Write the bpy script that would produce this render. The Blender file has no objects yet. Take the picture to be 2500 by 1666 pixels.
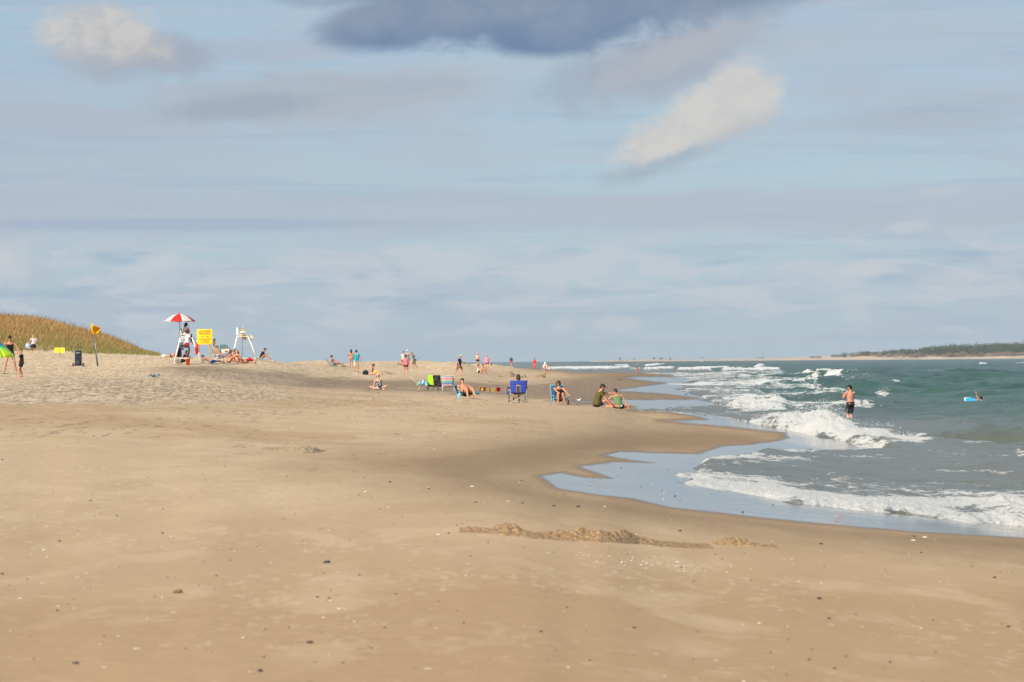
import bpy, math, random
import numpy as np
from mathutils import Vector, Matrix
R = math.radians
random.seed(7)
scene = bpy.context.scene
COL = scene.collection
# ------------------------------------------------------------------ camera
F = 6944.0            # focal length in pixels of the 2500 px wide photograph (100 mm lens)
CX, CY, H0 = 1250.0, 833.0, 882.0
CAMZ = 2.7
cam_d = bpy.data.cameras.new('camera'); cam = bpy.data.objects.new('camera', cam_d); COL.objects.link(cam)
cam_d.sensor_width = 36.0; cam_d.lens = 36.0 * F / 2500.0
cam_d.clip_start = 0.5; cam_d.clip_end = 60000
ROLL = -0.0072
CM = Matrix.Rotation(math.pi / 2 + math.atan((H0 - CY) / F), 4, 'X') @ Matrix.Rotation(ROLL, 4, 'Z')
cam.matrix_world = Matrix.Translation((0, 0, CAMZ)) @ CM
cam_d.dof.use_dof = True; cam_d.dof.focus_distance = 125; cam_d.dof.aperture_fstop = 5.6
scene.camera = cam
C3 = np.array(CM.to_3x3())
def at(px, py, Y):
    d = C3 @ np.array([(px - CX) / F, -(py - CY) / F, -1.0])
    d = d * (Y / d[1])
    return float(d[0]), float(Y), float(d[2] + CAMZ)
def proj(X, Y, Z):
    P = np.stack([X, Y, Z - CAMZ], -1) @ C3
    return CX + F * P[..., 0] / -P[..., 2], CY - F * P[..., 1] / -P[..., 2]
# ------------------------------------------------------------------ noise
def _h(i, j, s):
    v = np.sin(i * 127.1 + j * 311.7 + s * 74.7) * 43758.5453
    return v - np.floor(v)
def vn(x, y, s=0):
    xi = np.floor(x); yi = np.floor(y); u = x - xi; v = y - yi
    u = u * u * (3 - 2 * u); v = v * v * (3 - 2 * v)
    return (_h(xi, yi, s) * (1 - u) + _h(xi + 1, yi, s) * u) * (1 - v) + (_h(xi, yi + 1, s) * (1 - u) + _h(xi + 1, yi + 1, s) * u) * v
def fbm(x, y, o=4, s=0, g=.5):
    r = 0; a = 1; t = 0
    for k in range(o):
        r = r + a * vn(x, y, s + k * 3.1); t += a; a *= g; x = x * 2.03 + 5.1; y = y * 2.03 + 1.7
    return r / t          # 0..1
def sst(a, b, x):
    t = np.clip((x - a) / (b - a), 0, 1); return t * t * (3 - 2 * t)
# ------------------------------------------------------------------ materials
MATS = {}
def nodes(name):
    m = bpy.data.materials.new(name); m.use_nodes = True
    return m, m.node_tree.nodes, m.node_tree.links, m.node_tree.nodes['Principled BSDF']
def mat(name, col, rough=.8, var=.18, scale=14, bump=.15, metal=0, spec=.3, sheen=0, trans=0, em=None):
    if name in MATS: return MATS[name]
    m, n, l, b = nodes(name)
    tc = n.new('ShaderNodeTexCoord'); nt = n.new('ShaderNodeTexNoise'); nt.inputs['Scale'].default_value = scale; nt.inputs['Detail'].default_value = 5
    l.new(tc.outputs['Object'], nt.inputs['Vector'])
    rp = n.new('ShaderNodeValToRGB')
    rp.color_ramp.elements[0].position = .3; rp.color_ramp.elements[1].position = .7
    rp.color_ramp.elements[0].color = tuple(c * (1 - var) for c in col) + (1,)
    rp.color_ramp.elements[1].color = tuple(min(1, c * (1 + var)) for c in col) + (1,)
    l.new(nt.outputs['Fac'], rp.inputs['Fac']); l.new(rp.outputs['Color'], b.inputs['Base Color'])
    b.inputs['Roughness'].default_value = rough; b.inputs['Metallic'].default_value = metal; b.inputs['Specular IOR Level'].default_value = spec
    if bump:
        bp = n.new('ShaderNodeBump'); bp.inputs['Strength'].default_value = bump; bp.inputs['Distance'].default_value = .02
        l.new(nt.outputs['Fac'], bp.inputs['Height']); l.new(bp.outputs['Normal'], b.inputs['Normal'])
    if trans:
        tr = n.new('ShaderNodeBsdfTranslucent'); mx = n.new('ShaderNodeMixShader'); mx.inputs['Fac'].default_value = trans
        l.new(rp.outputs['Color'], tr.inputs['Color']); l.new(b.outputs[0], mx.inputs[1]); l.new(tr.outputs[0], mx.inputs[2])
        l.new(mx.outputs[0], n['Material Output'].inputs['Surface'])
    MATS[name] = m; return m
def smat(name, cols, axis='Z', rough=.85):
    """stripes woven into a cloth, cols = [(pos, colour), ...] along one axis of the piece"""
    if name in MATS: return MATS[name]
    m, n, l, b = nodes(name)
    tc = n.new('ShaderNodeTexCoord'); sp = n.new('ShaderNodeSeparateXYZ'); l.new(tc.outputs['Generated'], sp.inputs[0])
    rp = n.new('ShaderNodeValToRGB'); cr = rp.color_ramp; cr.interpolation = 'CONSTANT'
    while len(cr.elements) < len(cols): cr.elements.new(1.0)
    for e, (p, c) in zip(cr.elements, sorted(cols)): e.position = p; e.color = tuple(c) + (1,)
    l.new(sp.outputs[axis], rp.inputs['Fac']); l.new(rp.outputs['Color'], b.inputs['Base Color'])
    b.inputs['Roughness'].default_value = rough; MATS[name] = m; return m
def gmat(name, cols, axis='Z', rough=.8, trans=0):
    """dyed gradient in a fabric"""
    m = smat(name, cols, axis, rough)
    for nd in m.node_tree.nodes:
        if nd.type == 'VALTORGB': nd.color_ramp.interpolation = 'LINEAR'
    return m
def pmat(name, c1, c2, scale=22, thr=.5, c3=None, rough=.85):
    """printed blotches on a cloth"""
    if name in MATS: return MATS[name]
    m, n, l, b = nodes(name)
    tc = n.new('ShaderNodeTexCoord'); nt = n.new('ShaderNodeTexNoise'); nt.inputs['Scale'].default_value = scale; nt.inputs['Detail'].default_value = 1
    l.new(tc.outputs['Object'], nt.inputs['Vector']); rp = n.new('ShaderNodeValToRGB'); cr = rp.color_ramp; cr.interpolation = 'CONSTANT'
    cr.elements[0].position = 0; cr.elements[0].color = tuple(c1) + (1,); cr.elements[1].position = thr; cr.elements[1].color = tuple(c2) + (1,)
    if c3: e = cr.elements.new(min(.99, thr + .09)); e.color = tuple(c3) + (1,)
    l.new(nt.outputs['Fac'], rp.inputs['Fac']); l.new(rp.outputs['Color'], b.inputs['Base Color']); b.inputs['Roughness'].default_value = rough
    MATS[name] = m; return m
# ------------------------------------------------------------------ mesh builder
class MB:
    def __init__(s): s.v = []; s.f = []
    def add(s, v, f):
        o = len(s.v); s.v += [tuple(p) for p in v]; s.f += [tuple(i + o for i in q) for q in f]; return s
    def rings(s, rings, cap=True):
        n = len(rings[0]); v = [p for r in rings for p in r]; f = []
        for k in range(len(rings) - 1):
            for i in range(n):
                j = (i + 1) % n; f.append((k * n + i, k * n + j, (k + 1) * n + j, (k + 1) * n + i))
        if cap: f.append(tuple(range(n))[::-1]); f.append(tuple((len(rings) - 1) * n + i for i in range(n)))
        return s.add(v, f)
    def tube(s, p0, p1, r0, r1=None, n=10, round_=False):
        r1 = r0 if r1 is None else r1; p0 = Vector(p0); p1 = Vector(p1); d = p1 - p0
        L = d.length or 1e-6; d = d / L
        a = d.orthogonal().normalized(); b = d.cross(a)
        def ring(c, r): return [c + (a * math.cos(t) + b * math.sin(t)) * r for t in (2 * math.pi * i / n for i in range(n))]
        rs = []
        if round_:
            for k in (1, 2, 3): q = math.pi / 2 * k / 4; rs.append(ring(p0 - d * r0 * math.cos(q), r0 * math.sin(q)))
        rs += [ring(p0, r0), ring(p1, r1)]
        if round_:
            for k in (3, 2, 1): q = math.pi / 2 * k / 4; rs.append(ring(p1 + d * r1 * math.cos(q), r1 * math.sin(q)))
        return s.rings(rs)
    def path(s, pts, r, n=8):
        for a, b in zip(pts[:-1], pts[1:]): s.tube(a, b, r, r, n, True)
        return s
    def ell(s, c, rx, ry, rz, M=None, n=14, m=9, z0=-1.0, z1=1.0):
        c = Vector(c); M = M or Matrix.Identity(3); rs = []
        for k in range(m + 1):
            z = z0 + (z1 - z0) * (1 - math.cos(math.pi * k / m)) / 2; q = math.sqrt(max(0, 1 - z * z)) + 1e-3
            rs.append([c + M @ Vector((rx * q * math.cos(t), ry * q * math.sin(t), rz * z)) for t in (2 * math.pi * i / n for i in range(n))])
        return s.rings(rs)
    def box(s, c, sx, sy, sz, M=None):
        c = Vector(c); M = M or Matrix.Identity(3); v = []
        for x in (-1, 1):
            for y in (-1, 1):
                for z in (-1, 1): v.append(c + M @ Vector((x * sx / 2, y * sy / 2, z * sz / 2)))
        return s.add(v, [(0, 1, 3, 2), (4, 6, 7, 5), (0, 4, 5, 1), (2, 3, 7, 6), (0, 2, 6, 4), (1, 5, 7, 3)])
    def bar(s, p0, p1, w, t, up=(0, 0, 1)):
        p0 = Vector(p0); p1 = Vector(p1); d = (p1 - p0); L = d.length; d.normalize()
        a = d.cross(Vector(up))
        if a.length < 1e-4: a = d.orthogonal()
        a.normalize(); b = a.cross(d)
        return s.box((p0 + p1) / 2, L, w, t, Matrix((d, a, b)).transposed())
    def sheet(s, fn, nu, nv, th=.006):
        """cloth-like sheet with real thickness; fn(u, v) -> point"""
        P = [[Vector(fn(i / nu, j / nv)) for j in range(nv + 1)] for i in range(nu + 1)]; v = []; v2 = []
        for i in range(nu + 1):
            for j in range(nv + 1):
                du = P[min(i + 1, nu)][j] - P[max(i - 1, 0)][j]; dv = P[i][min(j + 1, nv)] - P[i][max(j - 1, 0)]
                q = du.cross(dv); q = q.normalized() if q.length > 1e-9 else Vector((0, 0, 1))
                v.append(P[i][j] + q * th / 2); v2.append(P[i][j] - q * th / 2)
        k = lambda i, j: i * (nv + 1) + j; N = len(v); f = []
        for i in range(nu):
            for j in range(nv):
                f.append((k(i, j), k(i + 1, j), k(i + 1, j + 1), k(i, j + 1))); f.append(tuple(N + q for q in (k(i, j), k(i, j + 1), k(i + 1, j + 1), k(i + 1, j))))
        for i in range(nu):
            f.append((k(i, 0), N + k(i, 0), N + k(i + 1, 0), k(i + 1, 0))); f.append((k(i, nv), k(i + 1, nv), N + k(i + 1, nv), N + k(i, nv)))
        for j in range(nv):
            f.append((k(0, j), k(0, j + 1), N + k(0, j + 1), N + k(0, j))); f.append((k(nu, j), N + k(nu, j), N + k(nu, j + 1), k(nu, j + 1)))
        return s.add(v + v2, f)
    def mesh(s, name, smooth=True):
        me = bpy.data.meshes.new(name); me.from_pydata([tuple(p) for p in s.v], [], s.f); me.update()
        if smooth: me.polygons.foreach_set('use_smooth', [True] * len(me.polygons))
        return me
    def obj(s, name, m, parent=None, smooth=True, vox=None, sm=3, bevel=0):
        me = s.mesh(name, smooth)
        if vox or bevel:
            tmp = bpy.data.objects.new('tmp', me); COL.objects.link(tmp)
            if vox:
                md = tmp.modifiers.new('r', 'REMESH'); md.mode = 'VOXEL'; md.voxel_size = vox; md.use_smooth_shade = smooth
                sd = tmp.modifiers.new('s', 'SMOOTH'); sd.factor = .5; sd.iterations = sm
            if bevel:
                bd = tmp.modifiers.new('b', 'BEVEL'); bd.width = bevel; bd.segments = 2; bd.limit_method = 'ANGLE'
            bpy.context.view_layer.update()
            dg = bpy.context.evaluated_depsgraph_get(); me2 = bpy.data.meshes.new_from_object(tmp.evaluated_get(dg))
            bpy.data.objects.remove(tmp); bpy.data.meshes.remove(me); me = me2; me.name = name
        o = bpy.data.objects.new(name, me); COL.objects.link(o)
        me.materials.clear(); me.materials.append(m)
        if parent is not None: o.parent = parent
        return o
def tag(o, label=None, cat=None, group=None, kind=None):
    if label: o['label'] = label
    if cat: o['category'] = cat
    if group: o['group'] = group
    if kind: o['kind'] = kind
    return o
def thing(name, label, cat, loc, rz=0, group=None, sc=1):
    o = bpy.data.objects.new(name, None); COL.objects.link(o); o.empty_display_size = .3
    o.location = loc; o.rotation_euler = (0, 0, R(rz)); o.scale = (sc, sc, sc)
    return tag(o, label, cat, group)
def grid_mesh(name, X, Y, Z, attrs, m, flip=False):
    nr, nc = X.shape; me = bpy.data.meshes.new(name)
    co = np.stack([X, Y, Z], -1).reshape(-1, 3).astype(np.float32)
    i = np.arange(nr * nc).reshape(nr, nc)
    q = np.stack([i[:-1, :-1], i[:-1, 1:], i[1:, 1:], i[1:, :-1]], -1).reshape(-1, 4)
    me.vertices.add(len(co)); me.vertices.foreach_set('co', co.ravel())
    me.loops.add(q.size); me.loops.foreach_set('vertex_index', q.ravel().astype(np.int32))
    me.polygons.add(len(q)); me.polygons.foreach_set('loop_start', np.arange(0, q.size, 4, dtype=np.int32))
    me.polygons.foreach_set('loop_total', np.full(len(q), 4, dtype=np.int32)); me.update(calc_edges=True)
    me.polygons.foreach_set('use_smooth', np.ones(len(q), dtype=bool))
    for k, A in attrs.items():
        a = me.attributes.new(k, 'FLOAT', 'POINT'); a.data.foreach_set('value', A.astype(np.float32).ravel())
    me.materials.append(m); o = bpy.data.objects.new(name, me); COL.objects.link(o); return o
# ------------------------------------------------------------------ terrain height model
def hz(px): return H0 - (px - CX) * .0072
def zz(px, py, Y): return CAMZ - (py - hz(px)) * Y / F
COLS = {
 -3000: [(3, 1.3), (40, 2.2), (100, 3.5), (200, 7), (320, 10), (420, 9), (600, 2), (900, -2)],
 -600: [(3, 1.05), (15, 1.08), (30, 1.3), (60, 1.9), (100, 2.5), (150, 2.9), (200, 3.9), (240, 5.6), (300, 9), (400, 9), (600, 2), (900, -2)],
 0: [(3, 1.0), (15, 1.0), (30, 1.15), (60, 1.55), (85, 1.88), (105, 2.16), (127, zz(0, 911, 127)), (174, zz(0, 892, 174)), (215, zz(0, 872, 215)), (238, zz(0, 860, 238)), (262, zz(0, 830, 262)), (285, zz(0, 796, 285)), (305, zz(0, 780, 305)), (360, 7), (500, 2), (900, -2)],
 100: [(3, 1.0), (15, 1.0), (30, 1.12), (60, 1.5), (85, 1.84), (105, 2.1), (127, zz(100, 911, 127)), (174, zz(100, 893, 174)), (215, zz(100, 872, 215)), (240, zz(100, 860, 240)), (262, zz(100, 832, 262)), (285, zz(100, 800, 285)), (300, zz(100, 784, 300)), (360, 6), (500, 1), (900, -2)],
 190: [(3, 1.0), (15, 1.0), (30, 1.12), (60, 1.48), (105, 2.03), (127, 2.25), (174, zz(190, 895, 174)), (215, zz(190, 872, 215)), (240, zz(190, 861, 240)), (262, zz(190, 839, 262)), (288, zz(190, 811, 288)), (350, 5), (500, 1), (900, -2)],
 290: [(3, 1.0), (15, 1.0), (30, 1.1), (60, 1.42), (105, 1.95), (127, 2.18), (174, zz(290, 893, 174)), (215, zz(290, 871, 215)), (240, zz(290, 865, 240)), (262, zz(290, 850, 262)), (282, zz(290, 839, 282)), (350, 3.4), (500, 1), (900, -2)],
 400: [(3, 1.0), (15, 1.0), (30, 1.08), (60, 1.35), (105, 1.8), (127, 2.02), (150, 2.3), (176, zz(400, 889, 176)), (203, zz(400, 871, 203)), (235, zz(400, 869, 235)), (262, zz(400, 868, 262)), (300, 2), (500, 0), (900, -2)],
 500: [(3, 1.0), (15, 1.0), (30, 1.08), (60, 1.3), (105, 1.62), (130, 1.82), (150, 2.1), (178, zz(500, 889, 178)), (204, zz(500, 871.5, 204)), (235, 2.9), (300, 2), (500, 0), (900, -2)],
 640: [(3, 1.0), (15, 1.0), (30, 1.05), (60, 1.2), (105, 1.4), (130, 1.52), (150, 1.8), (180, zz(640, 895, 180)), (214, zz(640, 875, 214)), (250, 2.7), (320, 1.6), (500, 0), (900, -2)],
 800: [(3, 1.0), (15, 1.0), (30, 1.03), (60, 1.12), (105, 1.25), (140, 1.28), (165, 1.3), (190, zz(800, 918, 190)), (230, zz(800, 895, 230)), (262, zz(800, 876, 262)), (330, 2), (500, 0), (900, -2)],
 870: [(3, 1.0), (15, 1.0), (30, 1.03), (60, 1.1), (105, 1.18), (140, 1.22), (165, 1.28), (195, zz(870, 926, 195)), (245, zz(870, 907, 245)), (286, zz(870, 896, 286)), (312, zz(870, 881, 312)), (350, 2.3), (500, 0), (900, -2)],
 930: [(3, 1.0), (15, 1.0), (30, 1.02), (60, 1.08), (105, 1.15), (155, zz(930, 953, 155)), (180, 1.3), (210, zz(930, 915, 210)), (245, zz(930, 906, 245)), (300, zz(930, 893, 300)), (325, zz(930, 878, 325)), (400, 2), (600, 0), (900, -2)],
 1010: [(3, 1.0), (15, 1.0), (30, 1.02), (60, 1.05), (105, 1.08), (164, zz(1010, 953, 164)), (205, 1.45), (240, zz(1010, 915, 240)), (315, zz(1010, 899, 315)), (348, zz(1010, 877, 348)), (430, 2), (600, 0), (900, -2)],
 1115: [(3, 1.0), (15, 1.0), (30, 1.02), (60, 1.03), (105, 1.02), (130, 1.05), (164, 1.1), (238, zz(1115, 917, 238)), (270, zz(1115, 899, 270)), (300, zz(1115, 876, 300)), (400, 2), (600, 0), (900, -2)],
 1190: [(3, 1.0), (15, 1.0), (60, 1.02), (105, 1.0), (130, 1.02), (160, 1.0), (200, .98), (290, zz(1190, 911, 290)), (360, zz(1190, 901, 360)), (400, zz(1190, 882, 400)), (520, 1.2), (700, -1), (900, -2)],
 1250: [(3, 1.0), (15, 1.0), (60, 1.0), (120, zz(1250, 983, 120)), (160, .92), (220, .9), (300, zz(1250, 920, 300)), (370, zz(1250, 905, 370)), (490, zz(1250, 891, 490)), (560, 1.0), (700, -1), (900, -2)],
 1310: [(3, 1.0), (15, 1.0), (60, .95), (119, .94), (160, .85), (220, .82), (300, zz(1310, 921, 300)), (390, zz(1310, 909, 390)), (470, zz(1310, 900, 470)), (560, .6), (700, -1), (900, -2)],
 1390: [(3, 1.0), (15, .98), (60, .88), (115, .9), (160, .78), (220, .7), (310, .78), (400, zz(1390, 912, 400)), (470, zz(1390, 907, 470)), (560, .1), (700, -1), (900, -2)],
 1480: [(3, 1.0), (15, .97), (40, .9), (60, .72), (111, zz(1480, 996, 111)), (135, .55), (170, .42), (240, .42), (320, .5), (460, .5), (560, .35), (620, -.3), (900, -2)],
 1560: [(3, .99), (15, .96), (40, .8), (60, .6), (100, .55), (135, .35), (170, .3), (240, .3), (320, .35), (450, .4), (560, zz(1560, 909, 560)), (620, -.3), (900, -2)],
 1700: [(3, .98), (15, .93), (40, .7), (60, .45), (90, .38), (120, .22), (150, .05), (190, .1), (230, -.1), (400, -.2), (480, .0), (620, -.6), (900, -2)],
 1900: [(3, .96), (15, .9), (30, .75), (50, .38), (70, .2), (85, .22), (100, .1), (130, -.3), (200, -.8), (600, -2), (900, -3)],
 2200: [(3, .95), (15, .88), (30, .65), (43, .32), (50, .1), (60, .0), (80, -.2), (130, -.8), (600, -3), (900, -3)],
 2500: [(3, .94), (15, .86), (26, .65), (38, .3), (45, .05), (60, -.3), (80, -.6), (600, -3), (900, -3)],
 3100: [(3, .9), (13, .75), (22, .3), (30, 0), (50, -.6), (600, -3), (900, -3)],
 5200: [(3, .8), (8, .4), (14, 0), (30, -1), (600, -3), (900, -3)]}
PXG = np.arange(-3000, 5201, 20.0); LYG = np.linspace(math.log(3), math.log(900), 420)
_c = sorted(COLS); _T = np.array([np.interp(LYG, [math.log(p[0]) for p in COLS[k]], [p[1] for p in COLS[k]]) for k in _c])
_G = np.array([np.interp(PXG, _c, _T[:, j]) for j in range(len(LYG))]).T
for _ in range(3):
    _G[1:-1] = (_G[:-2] + 2 * _G[1:-1] + _G[2:]) / 4
for _ in range(2):
    _G[:, 1:-1] = (_G[:, :-2] + 2 * _G[:, 1:-1] + _G[:, 2:]) / 4
def hbase(X, Y):
    Y = np.maximum(Y, 3.0)
    p = np.clip((CX + F * X / Y - PXG[0]) / 20.0, 0, len(PXG) - 1.001); q = np.clip((np.log(Y) - LYG[0]) / (LYG[1] - LYG[0]), 0, len(LYG) - 1.001)
    i = p.astype(int); j = q.astype(int); u = p - i; v = q - j
    return (_G[i, j] * (1 - u) + _G[i + 1, j] * u) * (1 - v) + (_G[i, j + 1] * (1 - u) + _G[i + 1, j + 1] * u) * v
def height(X, Y):
    X = np.asarray(X, float); Y = np.asarray(Y, float); z = hbase(X, Y)
    dry = sst(.95, 1.6, z)
    z = z + (fbm(X * .35, Y * .12, 3, 2) - .5) * (.03 + .06 * dry)
    z = z + (fbm(X * 2.2, Y * 1.3, 3, 5) - .5) * (.006 + .06 * dry * sst(90, 150, Y)) * sst(-.1, .3, z)
    z = z + (fbm(X * 6, Y * 5, 2, 9) - .5) * .006
    return z
def wbase(X, Y): return hbase(X, Y)
def ground(px, py, Yg):
    """where the line of sight through a pixel meets the beach, nearest to the estimated distance"""
    Ys = np.linspace(Yg * .72, Yg * 1.35, 500); X = (px - CX) / F * Ys
    qx, qy = proj(X, Ys, height(X, Ys)); X = X + (px - qx) / F * Ys; qx, qy = proj(X, Ys, height(X, Ys))
    d = qy - py; s = np.where(np.sign(d[:-1]) != np.sign(d[1:]))[0]
    k = s[np.argmin(abs(Ys[s] - Yg))] if len(s) else int(np.argmin(abs(d) + abs(Ys / Yg - 1) * 20))
    return Vector((float(X[k]), float(Ys[k]), float(height(X[k], Ys[k]))))
# ------------------------------------------------------------------ regions traced on the ground
def inside(px, py, poly):
    r = np.zeros(px.shape, bool); n = len(poly)
    for i in range(n):
        x0, y0 = poly[i]; x1, y1 = poly[(i + 1) % n]
        if y0 == y1: continue
        c = ((y0 > py) != (y1 > py)) & (px < (x1 - x0) * (py - y0) / (y1 - y0) + x0); r ^= c
    return r
def sdf(px, py, poly, ax=.22):
    d = np.full(px.shape, 1e9); n = len(poly); X = px * ax
    for i in range(n):
        x0, y0 = poly[i][0] * ax, poly[i][1]; x1, y1 = poly[(i + 1) % n][0] * ax, poly[(i + 1) % n][1]
        dx, dy = x1 - x0, y1 - y0; t = np.clip(((X - x0) * dx + (py - y0) * dy) / (dx * dx + dy * dy + 1e-9), 0, 1)
        d = np.minimum(d, (X - x0 - t * dx) ** 2 + (py - y0 - t * dy) ** 2)
    return np.sqrt(d) * np.where(inside(px, py, poly), 1, -1)     # + inside
WET = [(3400, 1400), (2900, 1352), (2500, 1314), (2211, 1298), (2020, 1282), (1829, 1263), (1637, 1240), (1542, 1218), (1440, 1206), (1357, 1193), (1312, 1162), (1370, 1155), (1430, 1166), (1490, 1168), (1408, 1139), (1497, 1127), (1600, 1131), (1466, 1113), (1510, 1102), (1701, 1108), (1760, 1090), (1880, 1079), (1912, 1070), (1907, 1058), (1821, 1048), (1719, 1038), (1620, 1028), (1719, 1025), (1693, 1016), (1630, 1006), (1550, 1000), (1545, 992), (1418, 982), (1400, 978), (1530, 976), (1705, 974), (1640, 965), (1505, 956), (1500, 952), (1578, 941), (1618, 936), (1560, 930), (1515, 923), (1563, 918), (1645, 920), (1600, 913), (1540, 909), (1400, 909), (1380, 905), (1300, 897), (1300, 870), (3400, 850)]
DAMP = [(900, 1130), (1100, 1098), (1420, 1062), (1560, 1050), (1720, 1045), (1930, 1062), (1920, 1090), (1500, 1110), (1300, 1165), (1400, 1205), (1640, 1245), (2020, 1286), (2500, 1316), (3400, 1400), (3400, 1450), (2500, 1348), (2200, 1330), (1800, 1290), (1500, 1254), (1300, 1230), (1120, 1200), (1000, 1165)]
BAND = [(380, 900), (470, 893), (640, 905), (760, 921), (900, 928), (1090, 930), (1250, 938), (1420, 938), (1540, 925), (1600, 930), (1715, 972), (1560, 985), (1400, 985), (1250, 968), (1050, 958), (900, 955), (760, 948), (640, 938), (480, 918)]
TONG = [(1330, 930), (1500, 905), (1650, 908), (1650, 985), (1500, 992), (1380, 985)]
GRAV = [(-600, 990), (-600, 925), (0, 935), (60, 928), (200, 920), (420, 925), (640, 950), (760, 968), (600, 985), (420, 985), (200, 990), (0, 990)]
GRAV2 = [(430, 905), (560, 908), (680, 922), (760, 930), (700, 938), (560, 930), (470, 918)]
WARM = [(-600, 1430), (0, 1440), (250, 1455), (700, 1440), (900, 1400), (1300, 1385), (1700, 1400), (2200, 1430), (3200, 1430), (3200, 1900), (-600, 1900)]
WARM2 = [(-600, 1500), (0, 1560), (180, 1545), (330, 1560), (150, 1590), (0, 1597), (-600, 1620)]
WATER = [(3600, 1400), (2900, 1325), (2500, 1286), (2370, 1273), (2211, 1257), (2084, 1243), (1943, 1229), (1790, 1201), (1645, 1178), (1700, 1172), (1640, 1160), (1710, 1152), (1685, 1143), (1740, 1124), (1820, 1112), (1854, 1103), (1956, 1099), (2100, 1098), (2200, 1092), (2140, 1072), (2020, 1058), (1924, 1042), (1850, 1030), (1760, 1018), (1690, 1010), (1630, 1004), (1556, 1001), (1600, 994), (1700, 990), (1790, 985), (1700, 978), (1740, 970), (1680, 958), (1640, 948), (1700, 944), (1610, 938), (1680, 934), (1700, 928), (1650, 918), (1560, 909), (1480, 908), (1330, 902), (1200, 896), (600, 893), (600, 860), (3600, 820)]
# ------------------------------------------------------------------ beach mesh
def rows_cols():
    y1 = 11900.0 / np.arange(790, 76, -1.25); y1 = np.concatenate([np.linspace(3, y1[0], 14)[:-1], y1])
    y2 = np.arange(y1[-1] + 1.2, 430, 1.3); y3 = np.arange(432, 900, 7)
    px = np.concatenate([np.arange(-3000, -80, 40), np.arange(-80, 2580, 4), np.arange(2580, 5200, 40)])
    return np.concatenate([y1, y2, y3]), px
YR, PXC = rows_cols()
Yg, Pg = np.meshgrid(YR, PXC, indexing='ij'); Xg = (Pg - CX) / F * Yg
Zg = height(Xg, Yg); PX, PY = proj(Xg, Yg, Zg)
nzp = (fbm(Xg * 1.2, Yg * .25, 4, 21) - .5)
wet_sd = sdf(PX, PY, WET) + nzp * 5
_wb = np.maximum(wbase(Xg, Yg), 0) * (Pg > 1250); _qx, _qy = proj(Xg, Yg, _wb)
wat_sd = sdf(_qx, _qy, WATER) + (fbm(Xg * 2.0, Yg * .5, 5, 92, .6) - .5) * 11
band = sst(-6, 6, sdf(PX, PY, BAND, .08) + nzp * 12) * (Yg > 100) * (Yg < 420)
tong = sst(-6, 8, sdf(PX, PY, TONG, .1) + nzp * 4) * (Yg > 115)
damp = sst(-48, 20, sdf(PX, PY, DAMP, .10) + nzp * 22) * .8 + .2 * sst(-5, 20, sdf(PX, PY, DAMP, .12) + nzp * 10)
damp = np.maximum(damp, .30 * sst(-30, 25, sdf(PX, PY, [(1250, 1000), (1500, 992), (1720, 1016), (1900, 1055), (1500, 1075), (1250, 1060)], .1) + nzp * 25))
grav = np.maximum(sst(-10, 14, sdf(PX, PY, GRAV, .1) + nzp * 16), .75 * sst(-5, 4, sdf(PX, PY, GRAV2, .1) + nzp * 10)) * (Yg > 50) * (Yg < 230)
grav = np.maximum(grav, .35 * sst(.58, .7, fbm(Xg * .5 + 3, Yg * .16, 4, 33)) * sst(40, 80, Yg) * (Pg < 1100))
dryness = sst(1.3, 2.0, Zg) * sst(75, 140, Yg) * (1 - .8 * band) * (1 - .6 * grav)
warm = .55 * sst(1190, 1390, PY + nzp * 120) + .45 * sst(-40, 60, sdf(PX, PY, WARM, .3) + nzp * 70)
warm = np.maximum(warm, .75 * sst(.56, .68, fbm(Xg * .16 + 9, Yg * .10, 4, 58)) * sst(35, 60, Yg) * sst(190, 120, Yg) * (1 - damp))
warm = np.maximum(warm, .8 * sst(-14, 8, sdf(PX, PY, WARM2, .12) + nzp * 10))
inw = (wat_sd > 0) & (Xg > -8)
Zt = np.where(inw, np.minimum(Zg, _wb - .012 - np.minimum(wat_sd, 60) * .012), Zg)
_up = np.clip(dryness + .7 * grav, 0, 1) * (Yg < 430)
Zt = Zt + (fbm(Xg * 4.5, Yg * 1.1, 3, 52, .7) - .5) * .06 * _up * sst(60, 120, Yg) * (~inw)
speck = fbm(Xg * 9.5, Yg * 1.1, 3, 53, .75)  # painted specks: footprint shadow on dry sand, stones in the gravel
speck = sst(.30, .72, speck)
_reg = fbm(Xg * .45 + 7, Yg * .09, 3, 55)
fleck = sst(.66, .74, fbm(Xg * 8, Yg * .9, 3, 54, .6)) * sst(.46, .60, _reg) * sst(32, 55, Yg) * sst(210, 130, Yg)
dash = sst(.60, .72, fbm(Xg * 13, Yg * 4.2, 3, 56, .5)) * sst(.44, .62, fbm(Xg * .6, Yg * .5, 3, 57)) * sst(70, 40, Yg)
Zt = Zt + (fbm(Xg * 3, Yg * 3, 3, 50) - .5) * .012 * np.clip(warm, 0, 1)
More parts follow.
